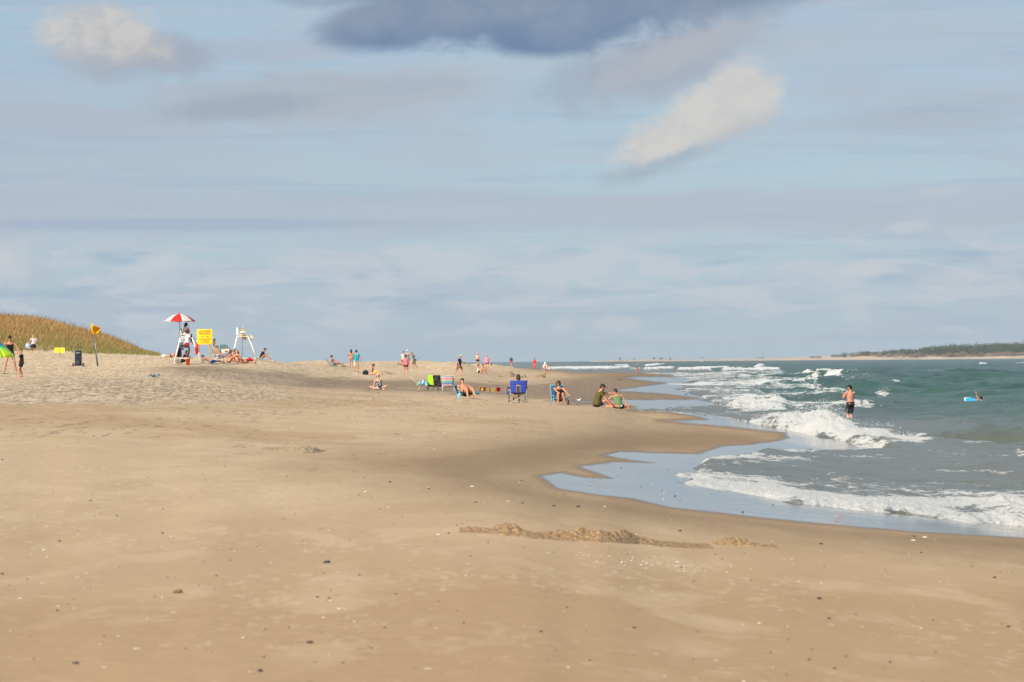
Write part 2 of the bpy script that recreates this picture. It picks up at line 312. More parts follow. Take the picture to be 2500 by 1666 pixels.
def beach_material():
    m, n, l, b = nodes('beach_sand')
    def att(k): a = n.new('ShaderNodeAttribute'); a.attribute_name = k; return a.outputs['Fac']
    tc = n.new('ShaderNodeNewGeometry')
    def noise(sc, det=4, rough=.55, stretch=None, dist=0):
        t = n.new('ShaderNodeTexNoise'); t.inputs['Scale'].default_value = sc; t.inputs['Detail'].default_value = det; t.inputs['Roughness'].default_value = rough; t.inputs['Distortion'].default_value = dist
        if stretch:
            mp = n.new('ShaderNodeMapping'); mp.inputs['Scale'].default_value = stretch; l.new(tc.outputs['Position'], mp.inputs['Vector']); l.new(mp.outputs[0], t.inputs['Vector'])
        else: l.new(tc.outputs['Position'], t.inputs['Vector'])
        return t.outputs['Fac']
    def ramp(f, a, b_, ca=(0, 0, 0), cb=(1, 1, 1)):
        r = n.new('ShaderNodeValToRGB'); r.color_ramp.elements[0].position = a; r.color_ramp.elements[1].position = b_
        r.color_ramp.elements[0].color = tuple(ca) + (1,); r.color_ramp.elements[1].color = tuple(cb) + (1,); l.new(f, r.inputs['Fac']); return r.outputs['Color']
    def mix(f, a, b_):
        x = n.new('ShaderNodeMix'); x.data_type = 'RGBA'
        if hasattr(f, 'links') or hasattr(f, 'is_linked'): l.new(f, x.inputs[0])
        else: x.inputs[0].default_value = f
        for s, v in ((6, a), (7, b_)):
            if isinstance(v, tuple): x.inputs[s].default_value = v + (1,)
            else: l.new(v, x.inputs[s])
        return x.outputs[2]
    def mul(a, b_):
        x = n.new('ShaderNodeMath'); x.operation = 'MULTIPLY'
        for s, v in ((0, a), (1, b_)):
            if isinstance(v, (int, float)): x.inputs[s].default_value = v
            else: l.new(v, x.inputs[s])
        return x.outputs[0]
    dry = ramp(noise(.5, 5, .6, (1, .35, 1)), .35, .68, SAND1, SAND2)
    dry = mix(ramp(noise(.13, 4, .6, (1, .5, 1)), .42, .62), dry, SAND3)
    c = mix(mul(att('warm'), .75), dry, WARMC)
    c = mix(mul(ramp(noise(1.4, 3, .5, (.8, .28, 1), .4), .52, .66), .35), c, SAND4)          # paler thin patches
    c = mix(mul(mul(ramp(noise(4.5, 3, .6), .60, .70), ramp(noise(.35, 2), .42, .55)), .30), c, SAND4)
    c = mix(mul(att('dryness'), .8), c, mix(ramp(noise(2.6, 4, .65), .40, .58), (.53, .395, .26), (.70, .54, .365)))
    c = mix(mul(att('dryness'), .75), c, mix(att('speck'), (.43, .315, .195), (.74, .58, .39)))  # dark specks put footprint shadow into the sand colour
    c = mix(mul(att('dash'), .27), c, (.66, .52, .36))
    c = mix(mul(att('damp'), .9), c, DAMPC)
    c = mix(mul(att('fleck'), .55), c, (.15, .11, .08))
    c = mix(mul(att('band'), .9), c, mix(ramp(noise(.9, 4, .6, (.3, 1, 1)), .4, .6), BANDA, BANDB))
    c = mix(mul(att('tongue'), .85), c, TONGC)
    # gravel and shell hash speckles
    v = n.new('ShaderNodeTexVoronoi'); v.inputs['Scale'].default_value = 9; l.new(tc.outputs['Position'], v.inputs['Vector'])
    vr = n.new('ShaderNodeValToRGB'); cr = vr.color_ramp; cr.interpolation = 'CONSTANT'
    sp = n.new('ShaderNodeSeparateColor'); l.new(v.outputs['Color'], sp.inputs[0]); l.new(sp.outputs[0], vr.inputs['Fac'])
    for p, q in ((0, (.12, .085, .06)), (.16, (.46, .33, .22)), (.5, (.30, .215, .145)), (.68, (.56, .43, .31)), (.9, (.78, .70, .6))):
        e = cr.elements[0] if p == 0 else cr.elements.new(p); e.color = q + (1,)
    cr.elements.remove(cr.elements[-1])
    c = mix(mul(att('gravel'), .35), c, vr.outputs['Color'])
    c = mix(mul(att('gravel'), .75), c, mix(att('speck'), (.24, .175, .115), (.70, .55, .39)))
    c = mix(mul(mul(att('band'), .55), ramp(att('speck'), .3, .75)), c, (.34, .26, .19))
    # scattered flecks everywhere
    v2 = n.new('ShaderNodeTexVoronoi'); v2.inputs['Scale'].default_value = 5.5; l.new(tc.outputs['Position'], v2.inputs['Vector'])
    s2 = n.new('ShaderNodeSeparateColor'); l.new(v2.outputs['Color'], s2.inputs[0])
    near = ramp(v2.outputs['Distance'], .10, .16, (1, 1, 1), (0, 0, 0))
    c = mix(mul(mul(near, ramp(s2.outputs[0], .93, .935)), .7), c, (.16, .12, .09))
    c = mix(mul(mul(near, ramp(s2.outputs[1], .94, .945)), .8), c, (.78, .70, .58))
    grain = noise(60, 3, .7)
    c = mix(mul(ramp(grain, .3, .7), .16), c, (.12, .08, .05))
    wetc = mix(att('film'), WETC, (.035, .028, .022))
    wm = att('wet'); c = mix(wm, c, wetc)
    l.new(c, b.inputs['Base Color'])
    rr = n.new('ShaderNodeMapRange'); l.new(wm, rr.inputs['Value']); rr.inputs['To Min'].default_value = .93; rr.inputs['To Max'].default_value = .09; l.new(rr.outputs[0], b.inputs['Roughness'])
    rs = n.new('ShaderNodeMapRange'); l.new(wm, rs.inputs['Value']); rs.inputs['To Min'].default_value = .12; rs.inputs['To Max'].default_value = .7; l.new(rs.outputs[0], b.inputs['Specular IOR Level'])
    b.inputs['IOR'].default_value = 1.33
    bp = n.new('ShaderNodeBump'); bp.inputs['Strength'].default_value = .55; bp.inputs['Distance'].default_value = .012
    hh = n.new('ShaderNodeMath'); hh.operation = 'ADD'; l.new(noise(7, 5, .65), hh.inputs[0]); l.new(mul(grain, .35), hh.inputs[1])
    iv = n.new('ShaderNodeMapRange'); l.new(wm, iv.inputs['Value']); iv.inputs['To Min'].default_value = 1; iv.inputs['To Max'].default_value = .03
    l.new(mul(hh.outputs[0], iv.outputs[0]), bp.inputs['Height']); l.new(bp.outputs['Normal'], b.inputs['Normal'])
    return m
SAND1, SAND2, SAND3, SAND4 = (.470, .336, .209), (.575, .425, .272), (.515, .376, .244), (.62, .475, .320)
WARMC, DAMPC, BANDA, BANDB, TONGC, WETC = (.395, .257, .138), (.262, .180, .108), (.19, .135, .088), (.275, .20, .135), (.25, .18, .12), (.11, .085, .065)
wet = sst(-2.2, 3.2, wet_sd)
halo = sst(-12, 0, wet_sd) * (1 - wet)
damp = np.maximum(damp, halo)
film = sst(6, 30, wet_sd)
beach = grid_mesh('beach', Xg, Yg, Zt, dict(fleck=fleck * (1 - damp * .7), dash=dash, speck=speck, dryness=dryness, wet=wet, damp=damp, band=band, gravel=grav, warm=warm, tongue=tong, film=film), beach_material())
tag(beach, kind='structure')
# ------------------------------------------------------------------ water
yw = 18000.0 / np.arange(1200, 120, -1.3); yw = np.concatenate([np.linspace(6, yw[0], 8)[:-1], yw])
yw = np.concatenate([yw, np.arange(yw[-1] + 1.1, 520, 1.15), np.arange(523, 1500, 4), np.geomspace(1510, 9000, 110)])
pw = np.concatenate([np.arange(-6000, 1100, 60), np.arange(1100, 2580, 3.4), np.arange(2580, 7000, 40)])
Yw, Pw = np.meshgrid(yw, pw, indexing='ij'); Xw = (Pw - CX) / F * Yw
WB = np.maximum(wbase(Xw, Yw), 0) * (Pw > 1250)
QX, QY = proj(Xw, Yw, WB)
sdw = sdf(QX, QY, WATER) + (fbm(Xw * 2.0, Yw * .5, 5, 92, .6) - .5) * 11
wx = Xw + (fbm(Xw * .09, Yw * .09, 2, 70) - .5) * 9; wy = Yw + (fbm(Xw * .07, Yw * .07, 2, 71) - .5) * 9
eta = np.zeros_like(Xw); rng = np.random.RandomState(4)
off = sst(0, 70, sdw) * sst(0, 14, Xw - 8)
for k in range(26):
    L = 1.1 * 1.16 ** k; th = rng.normal(-math.pi / 2 - .9 if k < 14 else -math.pi + .25, .55 if k < 14 else .35)
    A = min(.019 * L ** .95, .07 + .004 * L); kk = 2 * math.pi / L
    ph = kk * (wx * math.cos(th) + wy * math.sin(th)) + rng.uniform(0, 6.28)
    res = sst(.35, .15, np.minimum(np.maximum(np.gradient(yw), .1)[:, None], 60) / L)      # drop waves finer than the mesh far away
    eta += A * res * (1 - 1.6 * abs(np.sin(ph / 2)) + .02) * (.12 + .88 * off if L > 3 else .25 + .75 * off)
eta *= .55 + .9 * fbm(Xw * .02, Yw * .012, 2, 77)
# strokes of broken water: x0, y0, x1, y1, half width (px), foam density, ridge height (m)
STK = [
 (1925, 1032, 2040, 1050, 17, 1.05, .40), (2030, 1050, 2130, 1064, 15, 1.05, .14), (2120, 1063, 2240, 1070, 10, .95, .04), (1850, 1022, 1930, 1034, 8, .6, .12),
 (1985, 1022, 2030, 1026, 8, 1.0, .35), (2230, 1066, 2420, 1072, 5, .45, .05),
 (1800, 994, 1900, 993, 9, .85, .38), (1830, 980, 1890, 978, 8, .72, .2), (1740, 992, 1800, 998, 4, .5, .05), (1900, 985, 1980, 1000, 5, .35, .1),
 (2470, 1262, 2540, 1278, 26, .95, .30), (2380, 1262, 2480, 1272, 12, .9, .06),
 (1975, 918, 2040, 920, 4, .9, .5), (1995, 915, 2025, 915, 3, .95, .4),
 (2150, 960, 2170, 957, 3, .72, .16), (2183, 931, 2193, 931, 1.8, .75, .1), (2080, 932, 2112, 934, 2.6, .7, .15), (2014, 974, 2040, 970, 3.5, .62, .22),
 (2360, 1075, 2425, 1076, 4, .66, .07), (2350, 1072, 2400, 1070, 4, .5, .08), (2480, 1100, 2540, 1108, 5, .7, .05), (2480, 888, 2500, 887, 2, .6, .1), (2396, 889, 2404, 889, 2, .9, .15),
 # far surf lines
 (1335, 900, 1400, 899, 2.2, .85, .5), (1400, 900, 1495, 899, 2.2, .9, .6), (1502, 899, 1532, 896, 1.8, .95, .5), (1505, 893, 1530, 891, 1.6, .7, .4), (1540, 901, 1560, 901, 1.6, .7, .3),
 (1577, 902, 1640, 899, 2.0, .9, .5), (1580, 893, 1605, 890, 1.8, .95, .6), (1605, 891, 1620, 889, 1.2, .6, .4), (1662, 902, 1730, 902, 2.6, .9, .5), (1700, 900, 1775, 898, 2, .7, .5), (1770, 903, 1850, 903, 2.8, .75, .4),
 (1845, 898, 1860, 893, 2, .85, .5), (1850, 902, 1895, 903, 3.2, .85, .5), (1900, 897, 1960, 899, 2.5, .3, .2),
 # white water between the breakers
 (1655, 914, 1900, 911, 5, .62, .06), (1700, 922, 1860, 920, 6, .62, .08), (1745, 930, 1890, 926, 5, .66, .12), (1700, 938, 1960, 940, 4, .72, .10), (1610, 937, 1760, 940, 2, .85, .03), (1800, 945, 1990, 944, 3.5, .62, .14),
 (1880, 932, 2000, 936, 4, .4, .08), (1690, 950, 1800, 956, 5, .68, .06), (1740, 957, 1880, 968, 7, .55, .08), (1680, 949, 1730, 951, 2.5, .8, .03), (1850, 955, 2010, 952, 4, .5, .1), (1890, 967, 2030, 985, 8, .34, .06), (1780, 1008, 2000, 1008, 8, .42, .04),
 (1960, 925, 2140, 925, 2.2, .45, .05), (2150, 995, 2360, 997, 2, .3, .04), (2060, 988, 2180, 990, 2, .22, .03),
 # thin swash lines on the far sand
 (1556, 1002, 1640, 1006, 1.6, .9, .02), (1640, 1006, 1720, 1013, 1.8, .8, .02), (1720, 1014, 1880, 1032, 2.4, .7, .02), (1530, 990, 1700, 998, 1.5, .5, .01), (1880, 1046, 2060, 1066, 1.6, .6, .01),
 # the swash lens: lower band, upper band
 (1648, 1168, 1700, 1176, 10, .88, .02), (1700, 1178, 1850, 1203, 13, .94, .025), (1850, 1203, 2050, 1230, 14, .94, .025), (2050, 1230, 2250, 1248, 18, .95, .03), (2250, 1248, 2420, 1262, 23, .95, .03), (1660, 1160, 1900, 1172, 8, .66, .02), (1850, 1180, 2200, 1212, 12, .55, .02), (2100, 1212, 2520, 1222, 14, .60, .03), (2200, 1180, 2540, 1186, 8, .30, .02),
 (1690, 1138, 1850, 1118, 8, .80, .02), (1700, 1146, 1850, 1140, 6, .62, .02), (1850, 1106, 1990, 1104, 5, .72, .02), (1800, 1124, 2000, 1124, 8, .62, .02), (1640, 1158, 1700, 1148, 6, .5, .01), (1950, 1110, 2200, 1112, 6, .36, .01), (2130, 1104, 2240, 1108, 3, .3, .01),
 (1860, 1150, 2100, 1150, 10, .26, .01), (2200, 1080, 2500, 1096, 5, .25, .02), (2180, 1030, 2480, 1040, 5, .14, .02)]
_r = random.Random(21)
for _ in range(150):      # streaks of old foam between the bars
    py_ = 906 + 104 * _r.random() ** 1.1; c_ = np.interp(py_, [905, 930, 960, 985, 1010], [1720, 1800, 1850, 1900, 1930]); x_ = c_ + _r.gauss(0, 95); l_ = _r.uniform(12, 75)
    STK.append((x_ - l_, py_ - _r.uniform(-1, 2), x_ + l_, py_ + _r.uniform(-1, 3), _r.uniform(.8, 2.2) * (1 + (py_ - 905) / 90), _r.uniform(.36, .74), _r.uniform(.01, .07)))
for _ in range(110):       # backwash streaks
    py_ = _r.uniform(1080, 1215); x_ = _r.uniform(1880, 2560); l_ = _r.uniform(20, 110); STK.append((x_ - l_, py_ - 1, x_ + l_, py_ + 2, _r.uniform(1, 3), _r.uniform(.22, .55), .01))
for _ in range(70):       # small crests out on the open water
    py_ = 884 + 180 * _r.random() ** 1.5; x_ = _r.uniform(2000, 2560) if _r.random() < .7 else _r.uniform(2560, 3400); l_ = _r.uniform(4, 22); STK.append((x_ - l_, py_, x_ + l_, py_ + _r.uniform(-1, 2), _r.uniform(.7, 1.6), _r.uniform(.2, .5), _r.uniform(.02, .10)))
den = np.zeros_like(Xw) + .10 * sst(300, 60, Yw); rid = np.zeros_like(Xw)
jx = (fbm(Xw * .8, Yw * .3, 3, 91) - .5)
for (x0, y0, x1, y1, w, dn, h) in STK:
    ax = .3; ey = max(y0, y1) + 5 * w + 20; ely = min(y0, y1) - 5 * w - 20
    r = np.where((QY > ely).any(1) & (QY < ey).any(1))[0]
    c = np.where((pw > min(x0, x1) - 16 * w - 60) & (pw < max(x0, x1) + 16 * w + 60))[0]
    if not len(r) or not len(c): continue
    sl = (slice(r[0], r[-1] + 1), slice(c[0], c[-1] + 1)); X = QX[sl] * ax; Y = QY[sl]
    dx, dy = (x1 - x0) * ax, y1 - y0; t = np.clip(((X - x0 * ax) * dx + (Y - y0) * dy) / (dx * dx + dy * dy + 1e-9), 0, 1)
    ex = X - x0 * ax - t * dx; yy = Y - y0 - t * dy
    d = np.sqrt(ex ** 2 + yy ** 2) / w + jx[sl] * 2.4
    den[sl] = np.maximum(den[sl], dn * (1 - sst(.1, 2.1, d)))
    da = np.sqrt(ex ** 2 + (yy * np.where(yy > 0, 1.5, .8)) ** 2) / w
    rid[sl] = np.maximum(rid[sl], h * np.exp(-da ** 2) * (.15 + 1.5 * fbm(Xw[sl] * 1.1, Yw[sl] * .22, 4, 93, .65) ** 1.2))
den = np.maximum(den, .85 * sst(.12, .34, rid))
edge = WB + .012
lump = (fbm(Xw * 3.1, Yw * 1.6, 4, 95, .6) - .5)
lump2 = (fbm(Xw * 11, Yw * 5, 3, 97, .6) - .5)
Zw = edge + eta + rid + lump * np.clip(den, 0, 1) ** 1.5 * (.03 + .9 * np.minimum(rid, .5)) + lump2 * np.clip(den, 0, 1) * .03 * sst(140, 60, Yw)
Zw += (fbm(Xw * 2.2, Yw * 2.4, 3, 98, .6) - .5) * .12 * sst(240, 90, Yw) * (.30 + .70 * off)
Zw += (fbm(Xw * .7, Yw * .38, 3, 99, .6) - .5) * .36 * sst(1300, 400, Yw) * off
front = sst(-1.5, 6, sdw)
Zw = np.where(sdw < 0, np.minimum(WB, 3) - .06 - np.minimum(-sdw, 10) * .05, WB - .02 + (Zw - WB + .02) * front + .02 * front * (1 - sst(6, 22, sdw)) * (Yw < 140))
shal = np.maximum(sst(150, 0, sdw) * sst(960, 1040, QY), sst(985, 1100, QY))
shal = np.maximum(shal, sst(26, 6, sdw))
def water_material():
    m, n, l, b = nodes('sea_water')
    def att(k): a = n.new('ShaderNodeAttribute'); a.attribute_name = k; return a.outputs['Fac']
    tc = n.new('ShaderNodeNewGeometry')
    def noise(sc, det=4, rough=.55, stretch=(1, 1, 1), dist=0):
        t = n.new('ShaderNodeTexNoise'); t.inputs['Scale'].default_value = sc; t.inputs['Detail'].default_value = det; t.inputs['Roughness'].default_value = rough; t.inputs['Distortion'].default_value = dist
        mp = n.new('ShaderNodeMapping'); mp.inputs['Scale'].default_value = stretch; l.new(tc.outputs['Position'], mp.inputs['Vector']); l.new(mp.outputs[0], t.inputs['Vector'])
        return t.outputs['Fac']
    def math_(op, *a):
        x = n.new('ShaderNodeMath'); x.operation = op
        for i, v in enumerate(a):
            if isinstance(v, (int, float)): x.inputs[i].default_value = v
            else: l.new(v, x.inputs[i])
        return x.outputs[0]
    def mix(f, a, b_):
        x = n.new('ShaderNodeMix'); x.data_type = 'RGBA'; l.new(f, x.inputs[0])
        for s, v in ((6, a), (7, b_)):
            if isinstance(v, tuple): x.inputs[s].default_value = v + (1,)
            else: l.new(v, x.inputs[s])
        return x.outputs[2]
    big = n.new('ShaderNodeValToRGB'); l.new(noise(.05, 3, .6, (1, .35, 1)), big.inputs['Fac'])
    big.color_ramp.elements[0].position = .38; big.color_ramp.elements[1].position = .64
    big.color_ramp.elements[0].color = DEEP1 + (1,); big.color_ramp.elements[1].color = DEEP2 + (1,)
    c = mix(att('shallow'), big.outputs['Color'], SHAL)
    bp = n.new('ShaderNodeBump'); bp.inputs['Strength'].default_value = .8; bp.inputs['Distance'].default_value = .035
    hgt = math_('ADD', math_('MULTIPLY', noise(2.6, 4, .6, (.8, 1.5, 1), .3), 1.0), math_('MULTIPLY', noise(.7, 3, .55, (.6, 1.6, 1)), 2.2))
    l.new(hgt, bp.inputs['Height'])
    # unresolved chop never mirrors fully at grazing angles, so the reflectance is limited
    df = n.new('ShaderNodeBsdfDiffuse'); l.new(c, df.inputs['Color']); l.new(bp.outputs['Normal'], df.inputs['Normal'])
    gl = n.new('ShaderNodeBsdfGlossy'); gl.inputs['Roughness'].default_value = .2; l.new(bp.outputs['Normal'], gl.inputs['Normal'])
    fr = n.new('ShaderNodeFresnel'); fr.inputs['IOR'].default_value = 1.33; l.new(bp.outputs['Normal'], fr.inputs['Normal'])
    fac = math_('MULTIPLY', fr.outputs[0], math_('ADD', .46, math_('MULTIPLY', att('shallow'), .14)))
    wm = n.new('ShaderNodeMixShader'); l.new(fac, wm.inputs[0]); l.new(df.outputs[0], wm.inputs[1]); l.new(gl.outputs[0], wm.inputs[2]); n.remove(b)
    fm = n.new('ShaderNodeBsdfPrincipled'); fm.inputs['Base Color'].default_value = (.70, .69, .66, 1); fm.inputs['Roughness'].default_value = .9; fm.inputs['Specular IOR Level'].default_value = .1
    b2 = n.new('ShaderNodeBump'); b2.inputs['Strength'].default_value = 1.0; b2.inputs['Distance'].default_value = .12; l.new(noise(7, 6, .75, (1, .6, 1)), b2.inputs['Height']); l.new(b2.outputs['Normal'], fm.inputs['Normal'])
    nn = math_('ADD', math_('MULTIPLY', noise(.42, 9, .74, (1, .5, 1), 1.2), .40), math_('MULTIPLY', noise(2.4, 7, .68, (1, .45, 1), 1.6), .60))
    # foam where noise > 1 - density
    nn = math_('MULTIPLY', math_('SUBTRACT', nn, .28), 2.3)
    k = math_('ADD', math_('SUBTRACT', nn, 1.0), math_('MULTIPLY', att('foam'), .93))
    mr = n.new('ShaderNodeMapRange'); mr.interpolation_type = 'SMOOTHSTEP'; l.new(k, mr.inputs['Value']); mr.inputs['From Min'].default_value = -.03; mr.inputs['From Max'].default_value = .20
    ms = n.new('ShaderNodeMixShader'); l.new(mr.outputs[0], ms.inputs['Fac']); l.new(wm.outputs[0], ms.inputs[1]); l.new(fm.outputs[0], ms.inputs[2])
    l.new(ms.outputs[0], n['Material Output'].inputs['Surface']); return m
DEEP1, DEEP2, SHAL = (.022, .064, .048), (.042, .100, .074), (.135, .130, .092)
water = grid_mesh('water', Xw, Yw, Zw, dict(foam=den, shallow=shal), water_material()); tag(water, kind='structure')
def wz_at(X, Y):
    i = int(np.argmin(abs(yw - Y))); j = int(np.argmin(abs(pw - (CX + F * X / Y)))); return float(Zw[i, j])
# spray thrown up by the breakers
def spray():
    mb_v = []; mb_f = []; rs = np.random.RandomState(8)
    # x0, y0, x1, y1 (water line), plume height m, count, drop size m
    for (x0, y0, x1, y1, hh, cnt, sz) in [(1915, 1034, 2080, 1052, .80, 3600, .010), (1990, 1034, 2040, 1040, .95, 1300, .008), (1850, 1026, 1930, 1036, .5, 500, .010), (1780, 998, 1910, 996, .75, 2300, .011), (1975, 917, 2040, 919, .7, 500, .03), (1690, 922, 1880, 930, .5, 420, .02), (2010, 974, 2045, 970, .4, 200, .015), (2475, 1270, 2520, 1280, .32, 260, .006), (2150, 960, 2168, 957, .35, 90, .015), (1880, 968, 2010, 990, .35, 260, .010), (2080, 1050, 2230, 1072, .35, 360, .010), (1650, 902, 1900, 903, .7, 260, .035), (1335, 900, 1500, 899, .8, 260, .035)]:
        for _ in range(cnt):
            t = rs.rand(); px = x0 + (x1 - x0) * t + rs.normal() * 6; py = y0 + (y1 - y0) * t - rs.rand() * 8
            Y = 2.6 * F / (py - hz(px)); X = (px - CX) / F * Y
            env = (.35 + .65 * math.sin(math.pi * min(1, max(0, t))) ** .7) * (.55 + .9 * float(vn(np.array(X * 2.3), np.array(3.3), 5)))
            z = .1 + hh * env * rs.rand() ** 1.6
            s = sz * (.5 + rs.rand() ** 2 * 1.6); o = len(mb_v); q = rs.rand(3) * 6.28
            P = Vector((X + rs.normal() * .05, Y, z))
            for d in ((1, 0, -.5), (-.5, .87, -.5), (-.5, -.87, -.5), (0, 0, 1)): mb_v.append(tuple(P + Vector(d) * s))
            mb_f += [(o, o + 2, o + 1), (o, o + 1, o + 3), (o + 1, o + 2, o + 3), (o + 2, o, o + 3)]
    m = MB(); m.v = mb_v; m.f = mb_f
    o = m.obj('sea_spray', mat('spray_drops', (.86, .86, .84), .6, .03, bump=0), smooth=True); tag(o, 'white spray drops thrown up over the breaking waves', 'spray', kind='stuff')
spray()
# ------------------------------------------------------------------ sky and sun
SUN_EL, SUN_AZ = 33.0, 218.0        # azimuth clockwise from +Y; the sun stands behind the camera to the left
EXPO = 0.54
def build_world():
    w = bpy.data.worlds.new('World'); scene.world = w; w.use_nodes = True; n = w.node_tree.nodes; l = w.node_tree.links
    bg = n['Background']; STR = .12; bg.inputs['Strength'].default_value = STR
    sk = n.new('ShaderNodeTexSky'); sk.sky_type = 'NISHITA'; sk.sun_disc = False; sk.sun_elevation = R(SUN_EL); sk.sun_rotation = R(SUN_AZ); sk.air_density = 1.0; sk.dust_density = 1.0; sk.ozone_density = 2.0
    g = n.new('ShaderNodeTexCoord'); s = n.new('ShaderNodeSeparateXYZ'); l.new(g.outputs['Generated'], s.inputs[0])
    def M(op, *a):
        x = n.new('ShaderNodeMath'); x.operation = op
        for i, v in enumerate(a):
            if isinstance(v, (int, float)): x.inputs[i].default_value = v
            else: l.new(v, x.inputs[i])
        return x.outputs[0]
    # direction -> azimuth and elevation, in thousandths of the frame (a unit is about 8.25 degrees)
    hyp = M('SQRT', M('ADD', M('MULTIPLY', s.outputs['X'], s.outputs['X']), M('MULTIPLY', s.outputs['Y'], s.outputs['Y'])))
    az = M('MULTIPLY', M('ARCTAN2', s.outputs['X'], s.outputs['Y']), F / 1000); el = M('MULTIPLY', M('ARCTAN2', s.outputs['Z'], hyp), F / 1000)
    cb = n.new('ShaderNodeCombineXYZ'); l.new(az, cb.inputs[0]); l.new(el, cb.inputs[1]); P = cb.outputs[0]
    def noise(sc, det=5, rough=.55, st=(1, 1, 1), dist=0, loc=(0, 0, 0)):
        mp = n.new('ShaderNodeMapping'); mp.inputs['Scale'].default_value = st; mp.inputs['Location'].default_value = loc; l.new(P, mp.inputs['Vector'])
        t = n.new('ShaderNodeTexNoise'); t.inputs['Scale'].default_value = sc; t.inputs['Detail'].default_value = det; t.inputs['Roughness'].default_value = rough; t.inputs['Distortion'].default_value = dist
        l.new(mp.outputs[0], t.inputs['Vector']); return t.outputs['Fac']
    def step(v, a, b):
        r = n.new('ShaderNodeMapRange'); r.interpolation_type = 'SMOOTHSTEP'; l.new(v, r.inputs['Value']); r.inputs['From Min'].default_value = a; r.inputs['From Max'].default_value = b; return r.outputs[0]
    def col(c):   # photograph colour -> scene radiance
        return tuple(((v / 255) ** 2.2) * .93 / 2 ** EXPO / STR for v in c)
    def mix(f, a, b):
        x = n.new('ShaderNodeMix'); x.data_type = 'RGBA'
        if isinstance(f, (int, float)): x.inputs[0].default_value = f
        else: l.new(f, x.inputs[0])
        for k, v in ((6, a), (7, b)):
            if isinstance(v, tuple): x.inputs[k].default_value = v + (1,)
            else: l.new(v, x.inputs[k])
        return x.outputs[2]
    n1 = noise(5.5, 8, .62, (1, 1.35, 1), .35); n2 = noise(2.2, 6, .55, (1, 1.6, 1), .3, (3, 1, 0)); nb = noise(12, 7, .64, (1, 1.3, 1), .2, (7, 2, 0))
    ne = M('ADD', M('MULTIPLY', n1, .55), M('MULTIPLY', nb, .45))
    def ell(px, py, rx, ry, rot=0, edge=1.0, nz=1.5, soft=.45, nn=None):
        """1 inside an ellipse of sky given by its direction, with a ragged edge"""
        mp = n.new('ShaderNodeMapping'); mp.vector_type = 'TEXTURE'; mp.inputs['Location'].default_value = ((px - 1250) / 1000, (882 - py) / 1000, 0)
        mp.inputs['Rotation'].default_value = (0, 0, R(rot)); mp.inputs['Scale'].default_value = (rx / 1000, ry / 1000, 1); l.new(P, mp.inputs['Vector'])
        ln = n.new('ShaderNodeVectorMath'); ln.operation = 'LENGTH'; l.new(mp.outputs[0], ln.inputs[0])
        v = M('ADD', ln.outputs['Value'], M('MULTIPLY', M('SUBTRACT', nn or n1, .5), -nz * 1.0))
        return step(v, edge + soft, edge - soft)
    def mx(*a):
        r = a[0]
        for q in a[1:]: r = M('MAXIMUM', r, q)
        return r
    base = mix(.82, sk.outputs[0], mix(step(el, .0, .55), col((166, 192, 211)), col((163, 186, 207))))
    # thin lavender veil
    base = mix(M('MULTIPLY', step(noise(1.3, 5, .6, (.55, 2.4, 1), .6, (1, 5, 0)), .42, .64), .48), base, col((181, 189, 206)))
    base = mix(M('MULTIPLY', step(noise(2.4, 6, .6, (.35, 4.5, 1), .4, (4, 9, 0)), .46, .62), .50), base, col((184, 199, 213)))
    base = mix(M('MULTIPLY', step(noise(3.6, 7, .62, (.30, 5.5, 1), .5, (8, 3, 0)), .50, .64), .28), base, col((156, 181, 206)))
    base = mix(M('MULTIPLY', step(noise(7, 7, .62, (.5, 3.2, 1), .6, (1, 13, 0)), .50, .66), .30), base, col((188, 194, 206)))
    # pale layer across the middle and the clearer strip under it
    band = M('MULTIPLY', step(M('ADD', el, M('MULTIPLY', M('SUBTRACT', n2, .5), .10)), .29, .335), step(M('ADD', el, M('MULTIPLY', M('SUBTRACT', noise(1.6, 4, .5, (.5, 2, 1)), .5), .10)), .425, .398))
    base = mix(M('MULTIPLY', band, .62), base, col((184, 192, 207)))
    base = mix(M('MULTIPLY', ell(420, 545, 560, 15, 0, 1, .6, .5), .55), base, col((160, 182, 206)))
    # small low puffs
    puf = M('MULTIPLY', step(noise(6.5, 5, .58, (.6, 2.6, 1), .5, (2, 2, 0)), .48, .60), M('MULTIPLY', step(el, .02, .10), step(el, .34, .26)))
    base = mix(M('MULTIPLY', puf, .75), base, col((199, 207, 216)))
    pb = M('MULTIPLY', step(noise(5.0, 6, .55, (.5, 3.0, 1), .3, (9, 4, 0)), .54, .70), M('MULTIPLY', step(el, .03, .12), step(el, .36, .26)))
    base = mix(M('MULTIPLY', pb, .5), base, col((154, 178, 204)))
    for (x, y, rx, ry, f) in ((25, 640, 70, 55, .55), (190, 635, 60, 12, .35), (390, 632, 55, 30, .42), (390, 690, 60, 22, .3), (1080, 640, 170, 40, .48), (860, 655, 90, 22, .4), (1400, 665, 160, 40, .4), (2110, 665, 60, 18, .5), (2350, 690, 110, 20, .48), (2450, 648, 70, 16, .35), (1760, 730, 90, 26, .42), (1500, 795, 55, 18, .38), (1370, 795, 30, 14, .3), (2080, 760, 40, 40, .33), (2215, 565, 55, 12, .42), (2290, 480, 60, 9, .25)):
        base = mix(M('MULTIPLY', ell(x, y, rx, ry, 4, .95, 2.6, .6, nb), M('MULTIPLY', 1.25, f)), base, col((206, 210, 215)))
    # broad soft clouds
    base = mix(M('MULTIPLY', ell(780, 240, 430, 68, 3, .95, 1.9, .4), .60), base, col((178, 183, 194)))
    base = mix(M('MULTIPLY', ell(600, 262, 190, 30, 5, .95, 1.8, .5), .42), base, col((150, 164, 182)))
